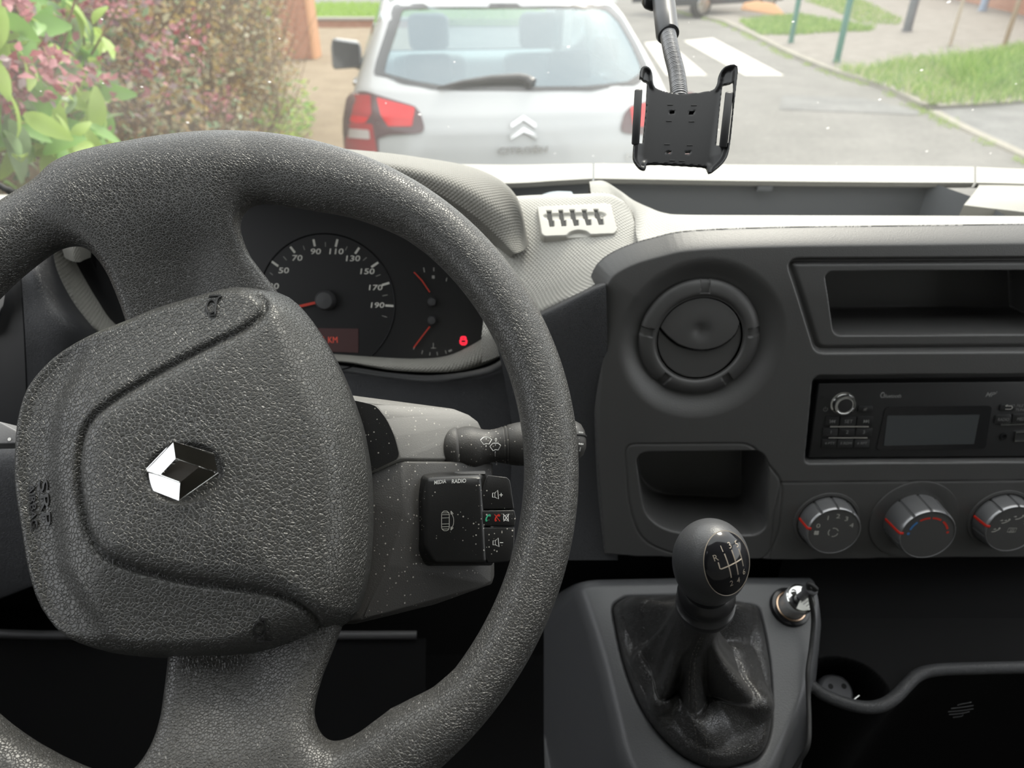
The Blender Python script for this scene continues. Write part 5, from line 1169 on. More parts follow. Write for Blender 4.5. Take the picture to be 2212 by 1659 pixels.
def foliage(name, sets, parent, label=None):
    """sets: [(geometry, faces per leaf, materials)] with a random material per leaf."""
    mats, Vs, Fs, mi, k = [], [], [], [], 0
    for (V, F), fp_, ms in sets:
        n = len(F) // fp_; idx = [mats.index(m) if m in mats else (mats.append(m) or len(mats) - 1) for m in ms]
        mi.append(np.repeat(np.array(idx)[RNG.integers(0, len(idx), n)], fp_)); Vs.append(V); Fs.append(F + k); k += len(V)
    o = part(name, (np.concatenate(Vs), np.concatenate(Fs)), mats, parent, label, sharp=0)
    o.data.polygons.foreach_set('material_index', np.concatenate(mi).astype(np.int32)); return o
hx = lambda Y: -.9085 - .1846 * Y
MT = {k: leafmat('leaf_' + k, tuple(.82 * q for q in c), r) for k, c, r in (('brown', (.21, .115, .045), .5), ('tan', (.40, .27, .12), .5), ('gold', (.46, .33, .11), .45), ('olive', (.20, .19, .06), .5), ('pale', (.50, .46, .30), .4),
     ('green', (.22, .42, .09), .4), ('bright', (.40, .56, .12), .4), ('deep', (.05, .15, .045), .35), ('sage', (.30, .42, .22), .35), ('red', (.34, .07, .08), .45), ('pink', (.46, .17, .19), .45), ('plum', (.20, .09, .11), .4), ('mauve', (.40, .29, .30), .4), ('rose', (.56, .24, .27), .45), ('rust', (.46, .12, .05), .5))}
bark = rough_mat('twig_bark', (.13, .075, .04), (.26, .17, .09), 20, bmp=0)
def twigs(n, Y0, Y1, L0, L1, r, z0=.05, z1=1.6, depth=.4, lean=.5):
    gs = []
    for i in range(n):
        Y = RNG.uniform(Y0, Y1); b = np.array([hx(Y) - RNG.uniform(.0, depth), Y, RNG.uniform(z0, z1)])
        d = np.array([RNG.normal(0, lean), RNG.normal(0, lean), 1.0]); d /= np.linalg.norm(d); l = RNG.uniform(L0, L1)
        c = RNG.normal(size=3) * .08 * l
        gs.append(tube(np.array([b, b + d * l * .5 + c, b + d * l]), [r, r * .8, r * .4], 5, caps=False))
    return join(*gs)
def hedge_pos(n, Y0, Y1, z0, z1, depth=.5, bumpy=.12):
    Y = Y0 + (Y1 - Y0) * RNG.uniform(0, 1, n) ** 1.25; z = RNG.uniform(z0, z1, n)
    b = bumpy * (np.sin(Y * 5.1 + z * 3) + np.sin(Y * 9.7 - z * 6.1)) * .5
    return np.stack([hx(Y) + b - np.abs(RNG.normal(0, depth * .45, n)) + .04, Y, z], 1)
hd = root('twig_hedge', (hx(6), 6, .03), 'brown twiggy hedge along the pavement left of the white car', 'hedge')
nm_ = np.array([.8, -.5, .25])
p1_ = hedge_pos(9000, 3.0, 9.1, .05, 2.3); p2_ = hedge_pos(3400, 2.55, 3.6, .05, 2.2)
l1, f1_ = leafset(p1_, .042, .35, .6, seg=2, nrm=nm_); l2, _ = leafset(p2_, .034, .35, .6, seg=2, nrm=nm_)
foliage('foliage', [(l1, f1_, [MT[k] for k in ('brown', 'tan', 'tan', 'gold', 'gold', 'olive', 'pale', 'gold', 'pale', 'sage')]), (l2, f1_, [MT[k] for k in ('mauve', 'plum', 'sage', 'brown', 'mauve', 'tan', 'deep', 'pale')])], hd)
part('stems', twigs(520, 2.7, 9.0, .3, .9, .005, 0.03, 1.5), bark, hd)
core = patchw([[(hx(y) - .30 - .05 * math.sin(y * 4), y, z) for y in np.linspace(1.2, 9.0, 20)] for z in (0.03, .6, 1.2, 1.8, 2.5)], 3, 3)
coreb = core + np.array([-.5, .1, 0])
part('shade_core', join(sheet(core), sheet(coreb), sheet(np.stack([core[:, -1], coreb[:, -1]]))), rough_mat('hedge_shade_twigs', (.06, .042, .022), (.16, .11, .055), 14, bmp=.03, bscale=30), hd, sharp=0)  # dark sheets behind the leaves, the hedge's inner shade put into their colour
def on_hedge(u, v, off=.1):
    """Point of the hedge face seen at a place in the photo."""
    r = ray(u, v); t = (-.9085 + off) / (r[0] + .1846 * r[1]); return EYE + r * t
# big-leaved green shrub
gb = root('broadleaf_shrub', (-1.35, 1.9, .03), 'shrub with large bright green leaves at the left end of the hedge', 'shrub')
cl = [(30, 110, 9), (80, 80, 8), (110, 30, 6), (60, 150, 8), (70, 190, 6), (150, 110, 8), (190, 100, 8), (200, 150, 8), (215, 190, 6), (100, 260, 9), (80, 310, 8), (120, 330, 7), (170, 290, 9), (200, 310, 8), (150, 240, 6), (20, 200, 6), (10, 60, 6), (20, 300, 6), (215, 240, 6), (205, 60, 5), (160, 10, 5), (50, 250, 6), (230, 330, 5)]
p3 = np.array([on_hedge(min(u, 200) - 10 + RNG.normal(0, 16), v + RNG.normal(0, 22), RNG.uniform(.03, .13)) for u, v, k in cl for _ in range(k + 2)])
n = 420; Y = RNG.uniform(1.2, 2.75, n); z = RNG.uniform(.3, 2.2, n); p3b = np.stack([hx(Y) - .04 - np.abs(RNG.normal(0, .12, n)), Y, z], 1)
l3, f3_ = leafset(p3, .098, .02, .46, .45, seg=5, nrm=np.array([.75, -.6, .35])); l3b, _ = leafset(p3b, .095, .10, .50, .40, seg=5, nrm=nm_)
foliage('foliage', [(l3, f3_, [MT[k] for k in ('bright', 'bright', 'green', 'sage', 'bright', 'green')]), (l3b, f3_, [MT[k] for k in ('green', 'deep', 'sage', 'green', 'deep', 'olive')])], gb)
part('stems', twigs(60, 1.3, 2.7, .5, 1.1, .005, .2, 1.4, .25, .3), bark, gb)
# red barberry: sprays of small leaves on arching stems
rb = root('red_leaf_shrub', (-1.2, 1.7, .03), 'shrub with arching sprays of small wine red leaves among the green', 'shrub')
spr = [((0, 50), (60, 20), .10, 60), ((20, 30), (55, 50), .12, 50), ((85, 105), (150, 55), .08, 60), ((110, 75), (155, 60), .08, 40), ((0, 175), (110, 185), .15, 110), ((60, 190), (225, 190), .12, 150), ((20, 220), (60, 215), .12, 50), ((0, 240), (45, 275), .10, 40), ((330, 165), (420, 95), .06, 120), ((300, 175), (350, 115), .06, 60), ((440, 225), (500, 205), .05, 60), ((205, 10), (300, 5), .05, 90), ((455, 235), (490, 255), .05, 25), ((95, 130), (110, 140), .14, 25), ((170, 10), (230, 25), .06, 50)]
for (a0, a1, off, k) in spr:
    b0, b1 = on_hedge(*a0, off * .85 - .02), on_hedge(*a1, off * .85 + .03); P = spl(np.array([b0, (b0 + b1) / 2 + (.0, 0, .035), b1]), 8)
    sc = np.linalg.norm(b1 - b0) * .10 + .008
    pp = np.array([P[RNG.integers(0, len(P))] + RNG.normal(size=3) * sc * .8 for _ in range(int(k * .8))])
    l4, f4_ = leafset(pp, .026 if a0[0] < 250 else .034, .3, .65, seg=2, nrm=nm_)
    sp_o = foliage('foliage', [(l4, f4_, [MT[q_] for q_ in ('pink', 'red', 'pink', 'rose', 'mauve', 'rose')])], rb)
    part('stem', tube(P, .0022, 5, caps=False), bark, sp_o)
# weeds at the hedge foot
wd = root('weed_clump', (-2.05, 6.2, .03), 'bright green weeds at the foot of the brown hedge', 'weeds')
n = 900; Y = RNG.uniform(5.0, 8.8, n); p5 = np.stack([hx(Y) + RNG.uniform(-.15, .22, n), Y, .03 + np.abs(RNG.normal(0, .18, n))], 1)
l5, f5_ = leafset(p5, .085, .55, .30, seg=2)
foliage('foliage', [(l5, f5_, [MT[k] for k in ('bright', 'green', 'bright', 'olive')])], wd)
def blades(pos, h, w=.006, rng=RNG):
    n = len(pos); th = rng.uniform(0, 2 * np.pi, n); ln = rng.normal(0, .35, (n, 2)); h = np.broadcast_to(h, (n,)) * rng.uniform(.5, 1.3, n)
    s = np.stack([np.cos(th), np.sin(th), 0 * th], 1) * w * .5
    d = np.stack([ln[:, 0], ln[:, 1], np.ones(n)], 1) * h[:, None]
    V = np.stack([pos - s, pos + s, pos + s * .7 + d * .6, pos - s * .7 + d * .6, pos + d + np.stack([ln[:, 0], ln[:, 1], -.2 * np.ones(n)], 1) * h[:, None] * .4, pos + d + s * .1 + np.stack([ln[:, 0], ln[:, 1], -.2 * np.ones(n)], 1) * h[:, None] * .4], 1).reshape(-1, 3)
    F = (np.arange(n)[:, None, None] * 6 + np.array([[0, 1, 2, 3], [3, 2, 5, 4]])[None]).reshape(-1, 4); return V, F
GR = [leafmat('grass_' + k, tuple(.85 * q for q in c), .5) for k, c in (('a', (.20, .33, .07)), ('b', (.30, .40, .12)), ('c', (.14, .26, .05)), ('d', (.40, .42, .22)))]
def inpoly(P, n):
    P = np.array(P); out = []
    while len(out) < n:
        q_ = RNG.uniform(P.min(0), P.max(0), (n * 2, 2)); k = sdpoly(P, q_[:, 0], q_[:, 1]) < 0; out += q_[k].tolist()
    return np.array(out[:n])
def grass(P, n, h, w, label, mats, z=.055, name='grass', wh=None):
    q_ = inpoly([atZ(u, v, z)[:2] for u, v in P], n); pos = np.c_[q_, 0 * q_[:, 0] + z]
    V, F = blades(pos, h, w); c = pos.mean(0); c[2] = z
    o = solo(name, (V, F), mats, label, 'grass', kind='stuff', sharp=0)
    o.data.polygons.foreach_set('material_index', np.repeat(RNG.integers(0, len(mats), n), 2).astype(np.int32)); return o
grass([(1596, 48), (1640, 42), (1724, 34), (1890, 62), (1880, 68), (1800, 70), (1720, 76), (1640, 76)], 5200, .11, .02, 'green grass patch between the kerb and the two green posts', GR[:3])
grass([(1732, 2), (1850, -4), (1950, 46), (1940, 54), (1860, 52), (1790, 20)], 3000, .10, .02, 'grass strip behind the two green posts, speckled white', GR)
o_ = grass([(1802, 148), (1880, 150), (1940, 132), (2040, 128), (2110, 118), (2260, 92), (2260, 218), (2120, 226), (2010, 230), (1960, 205), (1880, 176)], 6500, .14, .014, 'tall wild grass beside the driveway kerb', GR)
o_ = grass([(2000, 150), (2120, 140), (2300, 110), (2300, 200), (2100, 210)], 1800, .30, .016, 'taller weeds rising inside the wild grass', GR[:3], name='weeds')
gq = np.concatenate([kg[3:] + RNG.normal(0, .0, kg[3:].shape)] ); pts = resample(np.concatenate([kg[2:], gut]), 900) + RNG.normal(0, .05, (900, 2)); pts = pts[RNG.uniform(size=900) < .9]
pts = pts + np.array([-.05, 0]); msk = np.sin(pts[:, 1] * 7) + np.sin(pts[:, 1] * 2.3) > -.4; pts = pts[msk]
V, F = blades(np.c_[np.repeat(pts, 4, 0) + RNG.normal(0, .03, (len(pts) * 4, 2)), np.zeros(len(pts) * 4)], .05, .008)
solo('kerb_weeds', (V, F), GR[1], 'thin line of green weeds growing along the road kerb', 'weeds', kind='stuff', sharp=0)
lw = root('garden_wall', (-5.5, 20, 0), 'low red brick wall with grass on top beyond the white car mirror', 'wall', kind=None)
def brick(name, c1, c2, mortar, sc):
    m = M(name, c1, .85); N, L, b = nodes(m); t = N.new('ShaderNodeTexBrick'); t.inputs['Scale'].default_value = sc
    t.inputs['Color1'].default_value = (*c1, 1); t.inputs['Color2'].default_value = (*c2, 1); t.inputs['Mortar'].default_value = (*mortar, 1); t.inputs['Mortar Size'].default_value = .015
    mp = N.new('ShaderNodeMapping'); mp.inputs['Rotation'].default_value = (math.pi / 2, 0, 0); L.new(coord(N, L), mp.inputs[0]); L.new(mp.outputs[0], t.inputs[0]); L.new(t.outputs[0], b.inputs['Base Color']); return m
MAT['brick'] = brick('orange_brick', (.30, .11, .05), (.36, .15, .08), (.28, .20, .15), 4.0)
part('wall_course', box((-9, 18.6, 0), (-1.5, 18.85, .17)), MAT['brick'], lw, smooth=False)
part('coping', box((-9, 18.55, .17), (-1.5, 18.9, .22), .01), MAT['kerb'], lw, smooth=False)
n = 9000; pos = np.stack([RNG.uniform(-9, .8, n), RNG.uniform(18.95, 23.5, n), np.full(n, .17)], 1); V, F = blades(pos, .10, .04)
solo('lawn_base', box((-9.5, 18.9, .02), (.9, 23.8, .17)), M('lawn_soil', (.16, .24, .04), .9), kind='structure', smooth=False)
o = solo('grass', (V, F), [leafmat('lawn_a', (.20, .31, .04), .5), leafmat('lawn_b', (.25, .35, .07), .5)], 'sunlit lawn above the low brick wall', 'grass', kind='stuff', sharp=0)
# brick gate pillar with a timber edge
pl_ = atZ(644, 128, 0.03); pr_ = atZ(697, 120, .03); pe_ = atZ(688, 121, .03)
gp_ = root('gate_pillar', (*((pl_ + pr_) / 2)[:2], .03), 'orange brick gate pillar with a paler timber edge behind the hedge', 'pillar')
part('brick_shaft', box((pl_[0] - .35, pl_[1], .03), (pe_[0] - .01, pl_[1] + .5, 2.3), .01), MAT['brick'], gp_, smooth=False)
part('timber_edge', box((pe_[0] - .005, pl_[1] - .03, .03), (pr_[0], pl_[1] + .4, 2.3), .01), M('orange_timber', (.50, .25, .12), .6), gp_, smooth=False)
# posts
def post(u, v, w, h, mat, name, label, cat, top=0.0, z=.055, group=None):
    b = atZ(u, v, z); r = w * np.linalg.norm(b - EYE) * .98 / FPX / 2
    r_ = root(name, b, label, cat, group)
    f = Frame(b, (0, 0, 1), (1, 0, 0))
    part('post_shaft', lathe([(r, -.01), (r, h - r), (r * .7, h - r * .3), (0, h)], f, 20), mat, r_, sharp=50)
    part('base_collar', lathe([(r * 1.25, -.005), (r * 1.25, .03), (r, .035)], f, 20, cap=False), mat, r_, sharp=50); return r_
MAT['green_post'] = M('green_post_paint', (.05, .16, .12), .4); MAT['grey_post'] = M('grey_post_paint', (.10, .105, .115), .45); MAT['blue_pole'] = M('grey_blue_pole', (.26, .32, .42), .4)
post(1708, 92, 9.5, 1.15, MAT['green_post'], 'street_post', 'green metal street post nearer the crosswalk kerb, farther of the two', 'post')
post(1807, 134, 11.5, 1.15, MAT['green_post'], 'street_post', 'green metal street post standing closest to the wild grass', 'post')
post(1959, 67, 15, 1.1, MAT['grey_post'], 'bollard', 'dark grey bollard standing on the gravel pavement', 'bollard')
post(2122, 23, 12, 2.2, MAT['blue_pole'], 'pole', 'slim grey blue pole against the red brick wall', 'pole')
post(2052, 98, 5, 1.3, M('weathered_stake', (.36, .30, .22), .8), 'garden_stake', 'thin weathered stake rising from the left of the wild grass', 'stake')
post(2168, 102, 7.5, 1.3, M('brown_stake', (.28, .21, .14), .8), 'garden_stake', 'thicker brown stake at the right above the wild grass', 'stake')
wa, wb_ = atZ(2010, -14, .055), atZ(2240, 40, .055)
bwf = Frame((wa + wb_) / 2, np.cross((wb_ - wa), (0, 0, -1)) * -1, wb_ - wa); Lw = np.linalg.norm(wb_ - wa)
hb = root('house_wall', (wa + wb_) / 2, 'red brick house wall at the top right beyond the pavement', 'wall')
part('brickwork', hull([p_ + np.array([0, 0, z]) + o_ for p_ in (wa - (wb_ - wa) * .3, wb_ + (wb_ - wa)) for z in (-.05, 3) for o_ in (np.zeros(3), np.array([.2, .8, 0]))]), brick('red_brick', (.30, .11, .06), (.36, .16, .09), (.38, .30, .24), 4.5), hb, smooth=False)
# far dark parked car (its lower flank and a wheel show)
dk = root('dark_car', atZ(1600, 34, 0), 'dark car parked beyond the crosswalk, only its lower flank and wheel showing', 'car')
c0 = atZ(1505, 40, 0); c1 = atZ(1760, 22, 0); ax_ = (c1 - c0) / np.linalg.norm(c1 - c0); ay_ = np.array([-ax_[1], ax_[0], 0])
DF = Frame(c0, (0, 0, 1), ax_)
sec = [(0, .30, .0), (-.02, .55, 0), (.05, .85, 0), (.12, .95, 0), (.35, 1.42, 1), (.8, 1.5, 1)]
rows = []
for dy, z, cab in sec:
    xs = np.linspace(-.8, 3.5, 24) if not cab else np.linspace(.1, 2.6, 24)
    rows.append(np.stack([DF.W(x, dy + .12 * (abs((x - 1.35) / 2.2)) ** 4, z) for x in xs]))
rows2 = [r + ay_ * 1.6 for r in rows[::-1]]
MAT['navy'] = M('dark_car_paint', (.030, .034, .042), .25)
part('body', sheet(np.array(rows + rows2)), MAT['navy'], dk, sharp=30)
for x in (.18, 2.75):
    wf = Frame(DF.W(x, -.01, .32), -ay_, ax_)
    w_ = part('wheel', lathe([(.32, -.18), (.325, -.03), (.30, .0), (.215, .005)], wf, 40, cap=False), MAT['rubber'], dk)
    part('hub', join(lathe([(.215, .0), (.20, .012), (.05, .02), (0, .022)], wf, 40), *[fbox(Frame(wf.o, wf.n, wf.ex * math.cos(a) + wf.ey * math.sin(a)), .03, .2, -.02, .02, .01, .03) for a in np.linspace(0, 6.283, 6)[:-1]]), M('alloy', (.55, .55, .56), .3, 1.0), w_)
pk = atZ(1650, 36, .06)
solo('orange_block', hull([pk + np.array(q_) for q_ in ((-.55, .3, .14), (-.5, .3, .30), (-.2, .2, .36), (.25, .05, .30), (.55, -.1, .04), (.5, .25, .02), (-.1, .5, .30), (-.5, .5, .12), (.5, -.1, 0), (-.3, .1, .12))], .02), M('orange_brown', (.62, .34, .17), .7), 'orange brown block lying on the grass before the dark car', 'block')  # plain block for an orange patch of unclear origin
# ================================================================== white hatchback parked ahead
XC = .055
YAW = math.radians(8); PIV = np.array([XC, 3.45, 0.0]); _c, _s = math.cos(-YAW), math.sin(-YAW)
RI = np.array([[_c, -_s, 0], [_s, _c, 0], [0, 0, 1.0]])
EYL = RI @ (EYE - PIV) + PIV                     # the eye in the car's own frame
car_ = root('white_car', PIV, 'white hatchback parked just ahead, seen from behind', 'car')
zs = np.array([.22, .30, .40, .55, .70, .82, .92, 1.00, 1.06, 1.11, 1.15, 1.19, 1.26, 1.34, 1.42, 1.475, 1.50, 1.512])
Yr = np.interp(zs, [.22, .4, .7, .92, 1.00, 1.06, 1.15, 1.47, 1.50, 1.512], [3.46, 3.40, 3.40, 3.42, 3.44, 3.47, 3.545, 3.93, 3.96, 4.05])
Hw = np.interp(zs, [.22, .4, .7, .85, 1.00, 1.06, 1.15, 1.26, 1.42, 1.475, 1.50, 1.512], [.80, .84, .853, .855, .835, .815, .775, .725, .645, .60, .53, .42])
Yf = np.interp(zs, [.22, .7, .9, 1.0, 1.06, 1.50, 1.512], [7.05, 7.1, 6.95, 6.3, 6.2, 5.35, 5.2])
def section(i, n_side=46, n_rear=150):
    w, yr, yf = Hw[i], Yr[i], Yf[i]; rc = np.interp(zs[i], [.2, .9, 1.1, 1.5], [.30, .34, .40, .42])
    t = np.linspace(-1, 1, n_rear); x = np.sin(t * np.pi / 2)
    e = 3.6
    y = yr + rc * (1 - (1 - np.abs(x) ** e) ** (1 / e)) + .05 * x * x
    sx = np.full(n_side, w); sy = np.linspace(yf, yr + rc + .05, n_side, endpoint=False)
    L_ = np.stack([-sx, sy], 1); R_ = np.stack([sx, sy], 1)[::-1]
    P = np.concatenate([L_, np.stack([x * w, y], 1), R_])
    return np.c_[P[:, 0] + XC, P[:, 1], np.full(len(P), zs[i])]
zz = np.concatenate([np.linspace(zs[j], zs[j + 1], 4, endpoint=False) for j in range(len(zs) - 1)] + [[zs[-1]]])
S0 = np.array([section(i) for i in range(len(zs))])
Sg = np.stack([np.stack([np.interp(zz, zs, S0[:, k, c]) for k in range(S0.shape[1])], 1) for c in range(3)], -1)
def surfY(x, z):
    """Rear surface distance at a place on the tailgate."""
    w = np.interp(z, zs, Hw); yr = np.interp(z, zs, Yr); rc = np.interp(z, [.2, .9, 1.1, 1.5], [.30, .34, .40, .42]); q_ = np.clip(np.abs(x - XC) / w, 0, .995)
    return yr + rc * (1 - (1 - q_ ** 3.6) ** (1 / 3.6)) + .05 * q_ * q_
def onrear(P, off=.004):
    """Photo points dropped on the car's rear surface."""
    P = np.array(P, float); r = ray(P[:, 0], P[:, 1]) @ RI.T; t = np.full(len(P), 3.3)
    for _ in range(40):
        X = EYL + r * t[:, None]; t = t + (surfY(X[:, 0], X[:, 2]) - off - X[:, 1]) * .6
    return EYL + r * t[:, None]
WIN = [(850, 8), (900, 7), (1080, 7), (1260, 8), (1318, 10), (1345, 37), (1376, 92), (1399, 142), (1402, 160), (1376, 183), (1276, 195), (1141, 196), (1000, 195), (937, 192), (870, 180), (806, 160), (813, 129), (833, 68)]
wr = onrear(rpoly(WIN, 8, 4)); wxz = wr[:, [0, 2]]
V, F = sheet(Sg); C = V[F].mean(1)
rear = C[:, 1] < np.interp(C[:, 2], zs, Yr) + .55
kill = rear & (sdpoly(wxz, C[:, 0], C[:, 2]) < -.012)
sidewin = (~rear | (C[:, 1] > 3.95)) & (np.abs(C[:, 0] - XC) > np.interp(C[:, 2], zs, Hw) - .02) & (C[:, 2] > 1.06) & (C[:, 2] < 1.43) & (C[:, 1] > 4.12) & (C[:, 1] < 5.6) & ~((C[:, 1] > 4.78) & (C[:, 1] < 4.86))
kill |= sidewin
MAT['white'] = M('white_car_paint', (.44, .45, .455), .28, Coat_Weight=.4)
body = part('body_shell', (V, F[~kill]), MAT['white'], car_, sharp=0)
SIDE_V, SIDE_F = V, F[sidewin]
n_ = S0.shape[1]; rf = Sg[-1]; half = n_ // 2
roofr = np.stack([rf[:half], rf[::-1][:half]], 1); roofm = roofr.mean(1, keepdims=True) + np.array([0, 0, .03])
part('roof', sheet(np.concatenate([roofr[:, :1], roofm, roofr[:, 1:]], 1)), MAT['white'], car_, sharp=0)
bon = np.array([[(XC - .8, 6.95, .9), (XC + .8, 6.95, .9)], [(XC - .8, 6.15, 1.03), (XC + .8, 6.15, 1.03)]]); part('bonnet', sheet(bon), MAT['white'], car_)
nose = np.array([[(XC - .8, 7.0, .3), (XC + .8, 7.0, .3)], [(XC - .8, 6.95, .9), (XC + .8, 6.95, .9)]]); part('nose', sheet(nose), MAT['white'], car_)
part('spoiler', join(hull([*onrear([(835, 0), (1335, 2)], .03), *onrear([(842, 9), (1326, 11)], .012), *(onrear([(835, 0), (1335, 2)], .03) + np.array([0, .12, .03]))], .006)), M('dark_spoiler', (.05, .055, .05), .3), car_)
# rear glass with its dark border
def tint(name, col, refl):
    m = bpy.data.materials.new(name); m.use_nodes = True; N, L = m.node_tree.nodes, m.node_tree.links; N.remove(N['Principled BSDF'])
    o = [n for n in N if n.type == 'OUTPUT_MATERIAL'][0]; t = N.new('ShaderNodeBsdfTransparent'); t.inputs[0].default_value = (*col, 1)
    g = N.new('ShaderNodeBsdfGlossy'); g.inputs['Roughness'].default_value = .02; g.inputs[0].default_value = (.66, .77, .83, 1); fz = N.new('ShaderNodeFresnel'); fz.inputs[0].default_value = refl
    mx = N.new('ShaderNodeMixShader'); L.new(fz.outputs[0], mx.inputs[0]); L.new(t.outputs[0], mx.inputs[1]); L.new(g.outputs[0], mx.inputs[2]); L.new(mx.outputs[0], o.inputs[0]); return m
MAT['carglass'] = tint('car_glass', (.36, .46, .48), 3.0)
for sg in (-1, 1):
    f_ = SIDE_F[(SIDE_V[SIDE_F].mean(1)[:, 0] - XC) * sg > 0]; u_, f2_ = np.unique(f_, return_inverse=True)
    part('side_glass', (SIDE_V[u_], f2_.reshape(-1, 4)), MAT['carglass'], car_, sharp=0)
cen = wxz.mean(0)
rings = []
for k in np.linspace(1, 0, 16):
    q_ = cen + (wxz - cen) * k; rings.append(np.c_[q_[:, 0], surfY(q_[:, 0], q_[:, 1]) - .004, q_[:, 1]])
glass = part('rear_glass', sheet(np.array(rings), closed_v=True), MAT['carglass'], car_, 'bluish rear window glass', sharp=0)
fr_rows = []
for k in (1.0, .975, .95, .925):
    q_ = cen + (wxz - cen) * [k, k - (1 - k) * .5]; fr_rows.append(np.c_[q_[:, 0], surfY(q_[:, 0], q_[:, 1]) - .0065, q_[:, 1]])
part('glass_border', sheet(np.array(fr_rows), closed_v=True), M('frit', (.05, .052, .055), .15), glass, sharp=0)
def rearpoly(P, off, mat, name, label=None, par=car_, r=3):
    Q_ = resample(rpoly(P, r, 4), 60, True); a = np.array(Q_); c = a.mean(0)
    rg_ = [onrear(c + (a - c) * k, off) for k in (1, .75, .5, .25, .02)]
    rim_ = onrear(a, -.01)
    return part(name, sheet(np.array([rim_] + rg_), closed_v=True), mat, par, label, sharp=40)
TLP = [(740, 257), (748, 211), (759, 199), (787, 196), (897, 229), (909, 245), (917, 276), (914, 285), (899, 289), (840, 291), (814, 299), (819, 335), (744, 335), (740, 280)]
MAT['lamp_dark'] = M('lamp_housing', (.10, .055, .06), .15); MAT['lamp_red'] = M('lamp_red', (.62, .015, .02), .2); MAT['lamp_red2'] = M('lamp_deep_red', (.36, .03, .035), .2); MAT['lamp_clear'] = M('lamp_clear', (.55, .50, .48), .1)  # second red is deeper, for some of the lens segments
mir = lambda P: [(2 * 1129 - u - (0 if True else 0), v) for u, v in P][::-1]
for m_, lab in ((lambda P: P, 'red tail lamp on the hedge side'), (mir, 'red tail lamp half hidden by the phone cradle')):
    tl = rearpoly(m_(TLP), .010, MAT['lamp_dark'], 'tail_lamp', lab, r=6)
    rearpoly(m_([(752, 212), (762, 203), (800, 205), (802, 246), (790, 264), (747, 256)]), .014, MAT['lamp_red2'], 'lamp_lens', None, tl)
    rearpoly(m_([(747, 244), (756, 248), (790, 253), (796, 255), (789, 265), (768, 266), (747, 257)]), .0155, MAT['lamp_red'], 'lamp_lens', None, tl, 2)
    rearpoly(m_([(813, 210), (896, 232), (890, 273), (838, 273), (822, 248)]), .014, MAT['lamp_red'], 'lamp_lens', None, tl)
    rearpoly(m_([(742, 262), (804, 268), (815, 330), (744, 330)]), .014, MAT['lamp_red2'], 'lamp_lens', None, tl)
    rearpoly(m_([(747, 277), (797, 281), (799, 301), (747, 297)]), .0165, MAT['lamp_clear'], 'lamp_lens', 'clear reversing lens', tl)
# wiper, chevron badge, maker's name
part('rear_wiper', join(tube(onrear([(1140, 172), (1120, 168), (1060, 170), (1000, 178), (945, 190)], .03), [.022, .02, .016, .012, .006], 10), tube(onrear([(1150, 182), (1142, 176), (1130, 171)], .02), [.03, .028, .02], 10)), M('wiper_black', (.03, .03, .032), .4), car_)
MAT['car_chrome'] = M('satin_chrome', (.70, .70, .70), .22, 1.0)
def chev(P, w):
    P = np.array(P, float); up_ = P.copy(); up_[:, 1] -= w; A = onrear(np.concatenate([P, up_[::-1]]), .014); B = onrear(np.concatenate([P, up_[::-1]]), -.002)
    n = len(A); return np.concatenate([A, B]), [(0, 1, 4, 5), (1, 2, 3, 4)] + [(i, (i + 1) % n, n + (i + 1) % n, n + i) for i in range(n)]
part('chevron_badge', join(chev([(1104, 277), (1131, 259), (1158, 277)], 10), chev([(1102, 302), (1131, 285), (1160, 302)], 10)), MAT['car_chrome'], car_, 'chrome double chevron badge', smooth=False)
RFm = Frame(onrear([(1129, 324)], .012)[0], (0, -1, .06), (1, 0, 0))
part('maker_lettering', text('CITROËN', RFm, (0, 0), .026, 0, sx=1.5, bold=.02, th=.004), MAT['car_chrome'], car_, 'chrome CITROËN lettering', smooth=False)
part('model_badge', text('C3', Frame(onrear([(1362, 338)], .012)[0], (0, -1, .06), (1, 0, 0)), (0, 0), .03, 0, th=.004), MAT['car_chrome'], car_, smooth=False)
# inside: shelf, seats, headrests, dash, mirror
MAT['seat'] = M('car_seat_cloth', (.14, .17, .17), .8); MAT['trim_in'] = M('car_trim', (.24, .28, .27), .7)
part('parcel_shelf', box((XC - .6, 3.75, .98), (XC + .6, 4.3, 1.0)), MAT['seat'], car_)
part('rear_seat', box((XC - .62, 4.25, .45), (XC + .62, 4.45, 1.08), .05, 3), MAT['seat'], car_)
for x in (-.40, .40): part('headrest', box((XC + x - .13, 4.3, 1.06), (XC + x + .13, 4.4, 1.22), .04, 3), MAT['seat'], car_)
for x in (-.36, .36):
    s2 = part('front_seat', box((XC + x - .24, 5.05, .4), (XC + x + .24, 5.22, 1.12), .06, 3), MAT['trim_in'], car_)
    part('headrest', box((XC + x - .13, 5.1, 1.14), (XC + x + .13, 5.2, 1.36), .05, 3), MAT['trim_in'], s2)
part('car_dash', box((XC - .68, 5.75, .6), (XC + .68, 6.2, 1.02), .06, 3), MAT['trim_in'], car_)
part('inside_mirror', box((XC - .11, 5.5, 1.36), (XC + .11, 5.54, 1.42), .015), MAT['seat'], car_)
part('cabin_floor', box((XC - .75, 3.6, .3), (XC + .75, 6.9, .34)), MAT['seat'], car_)
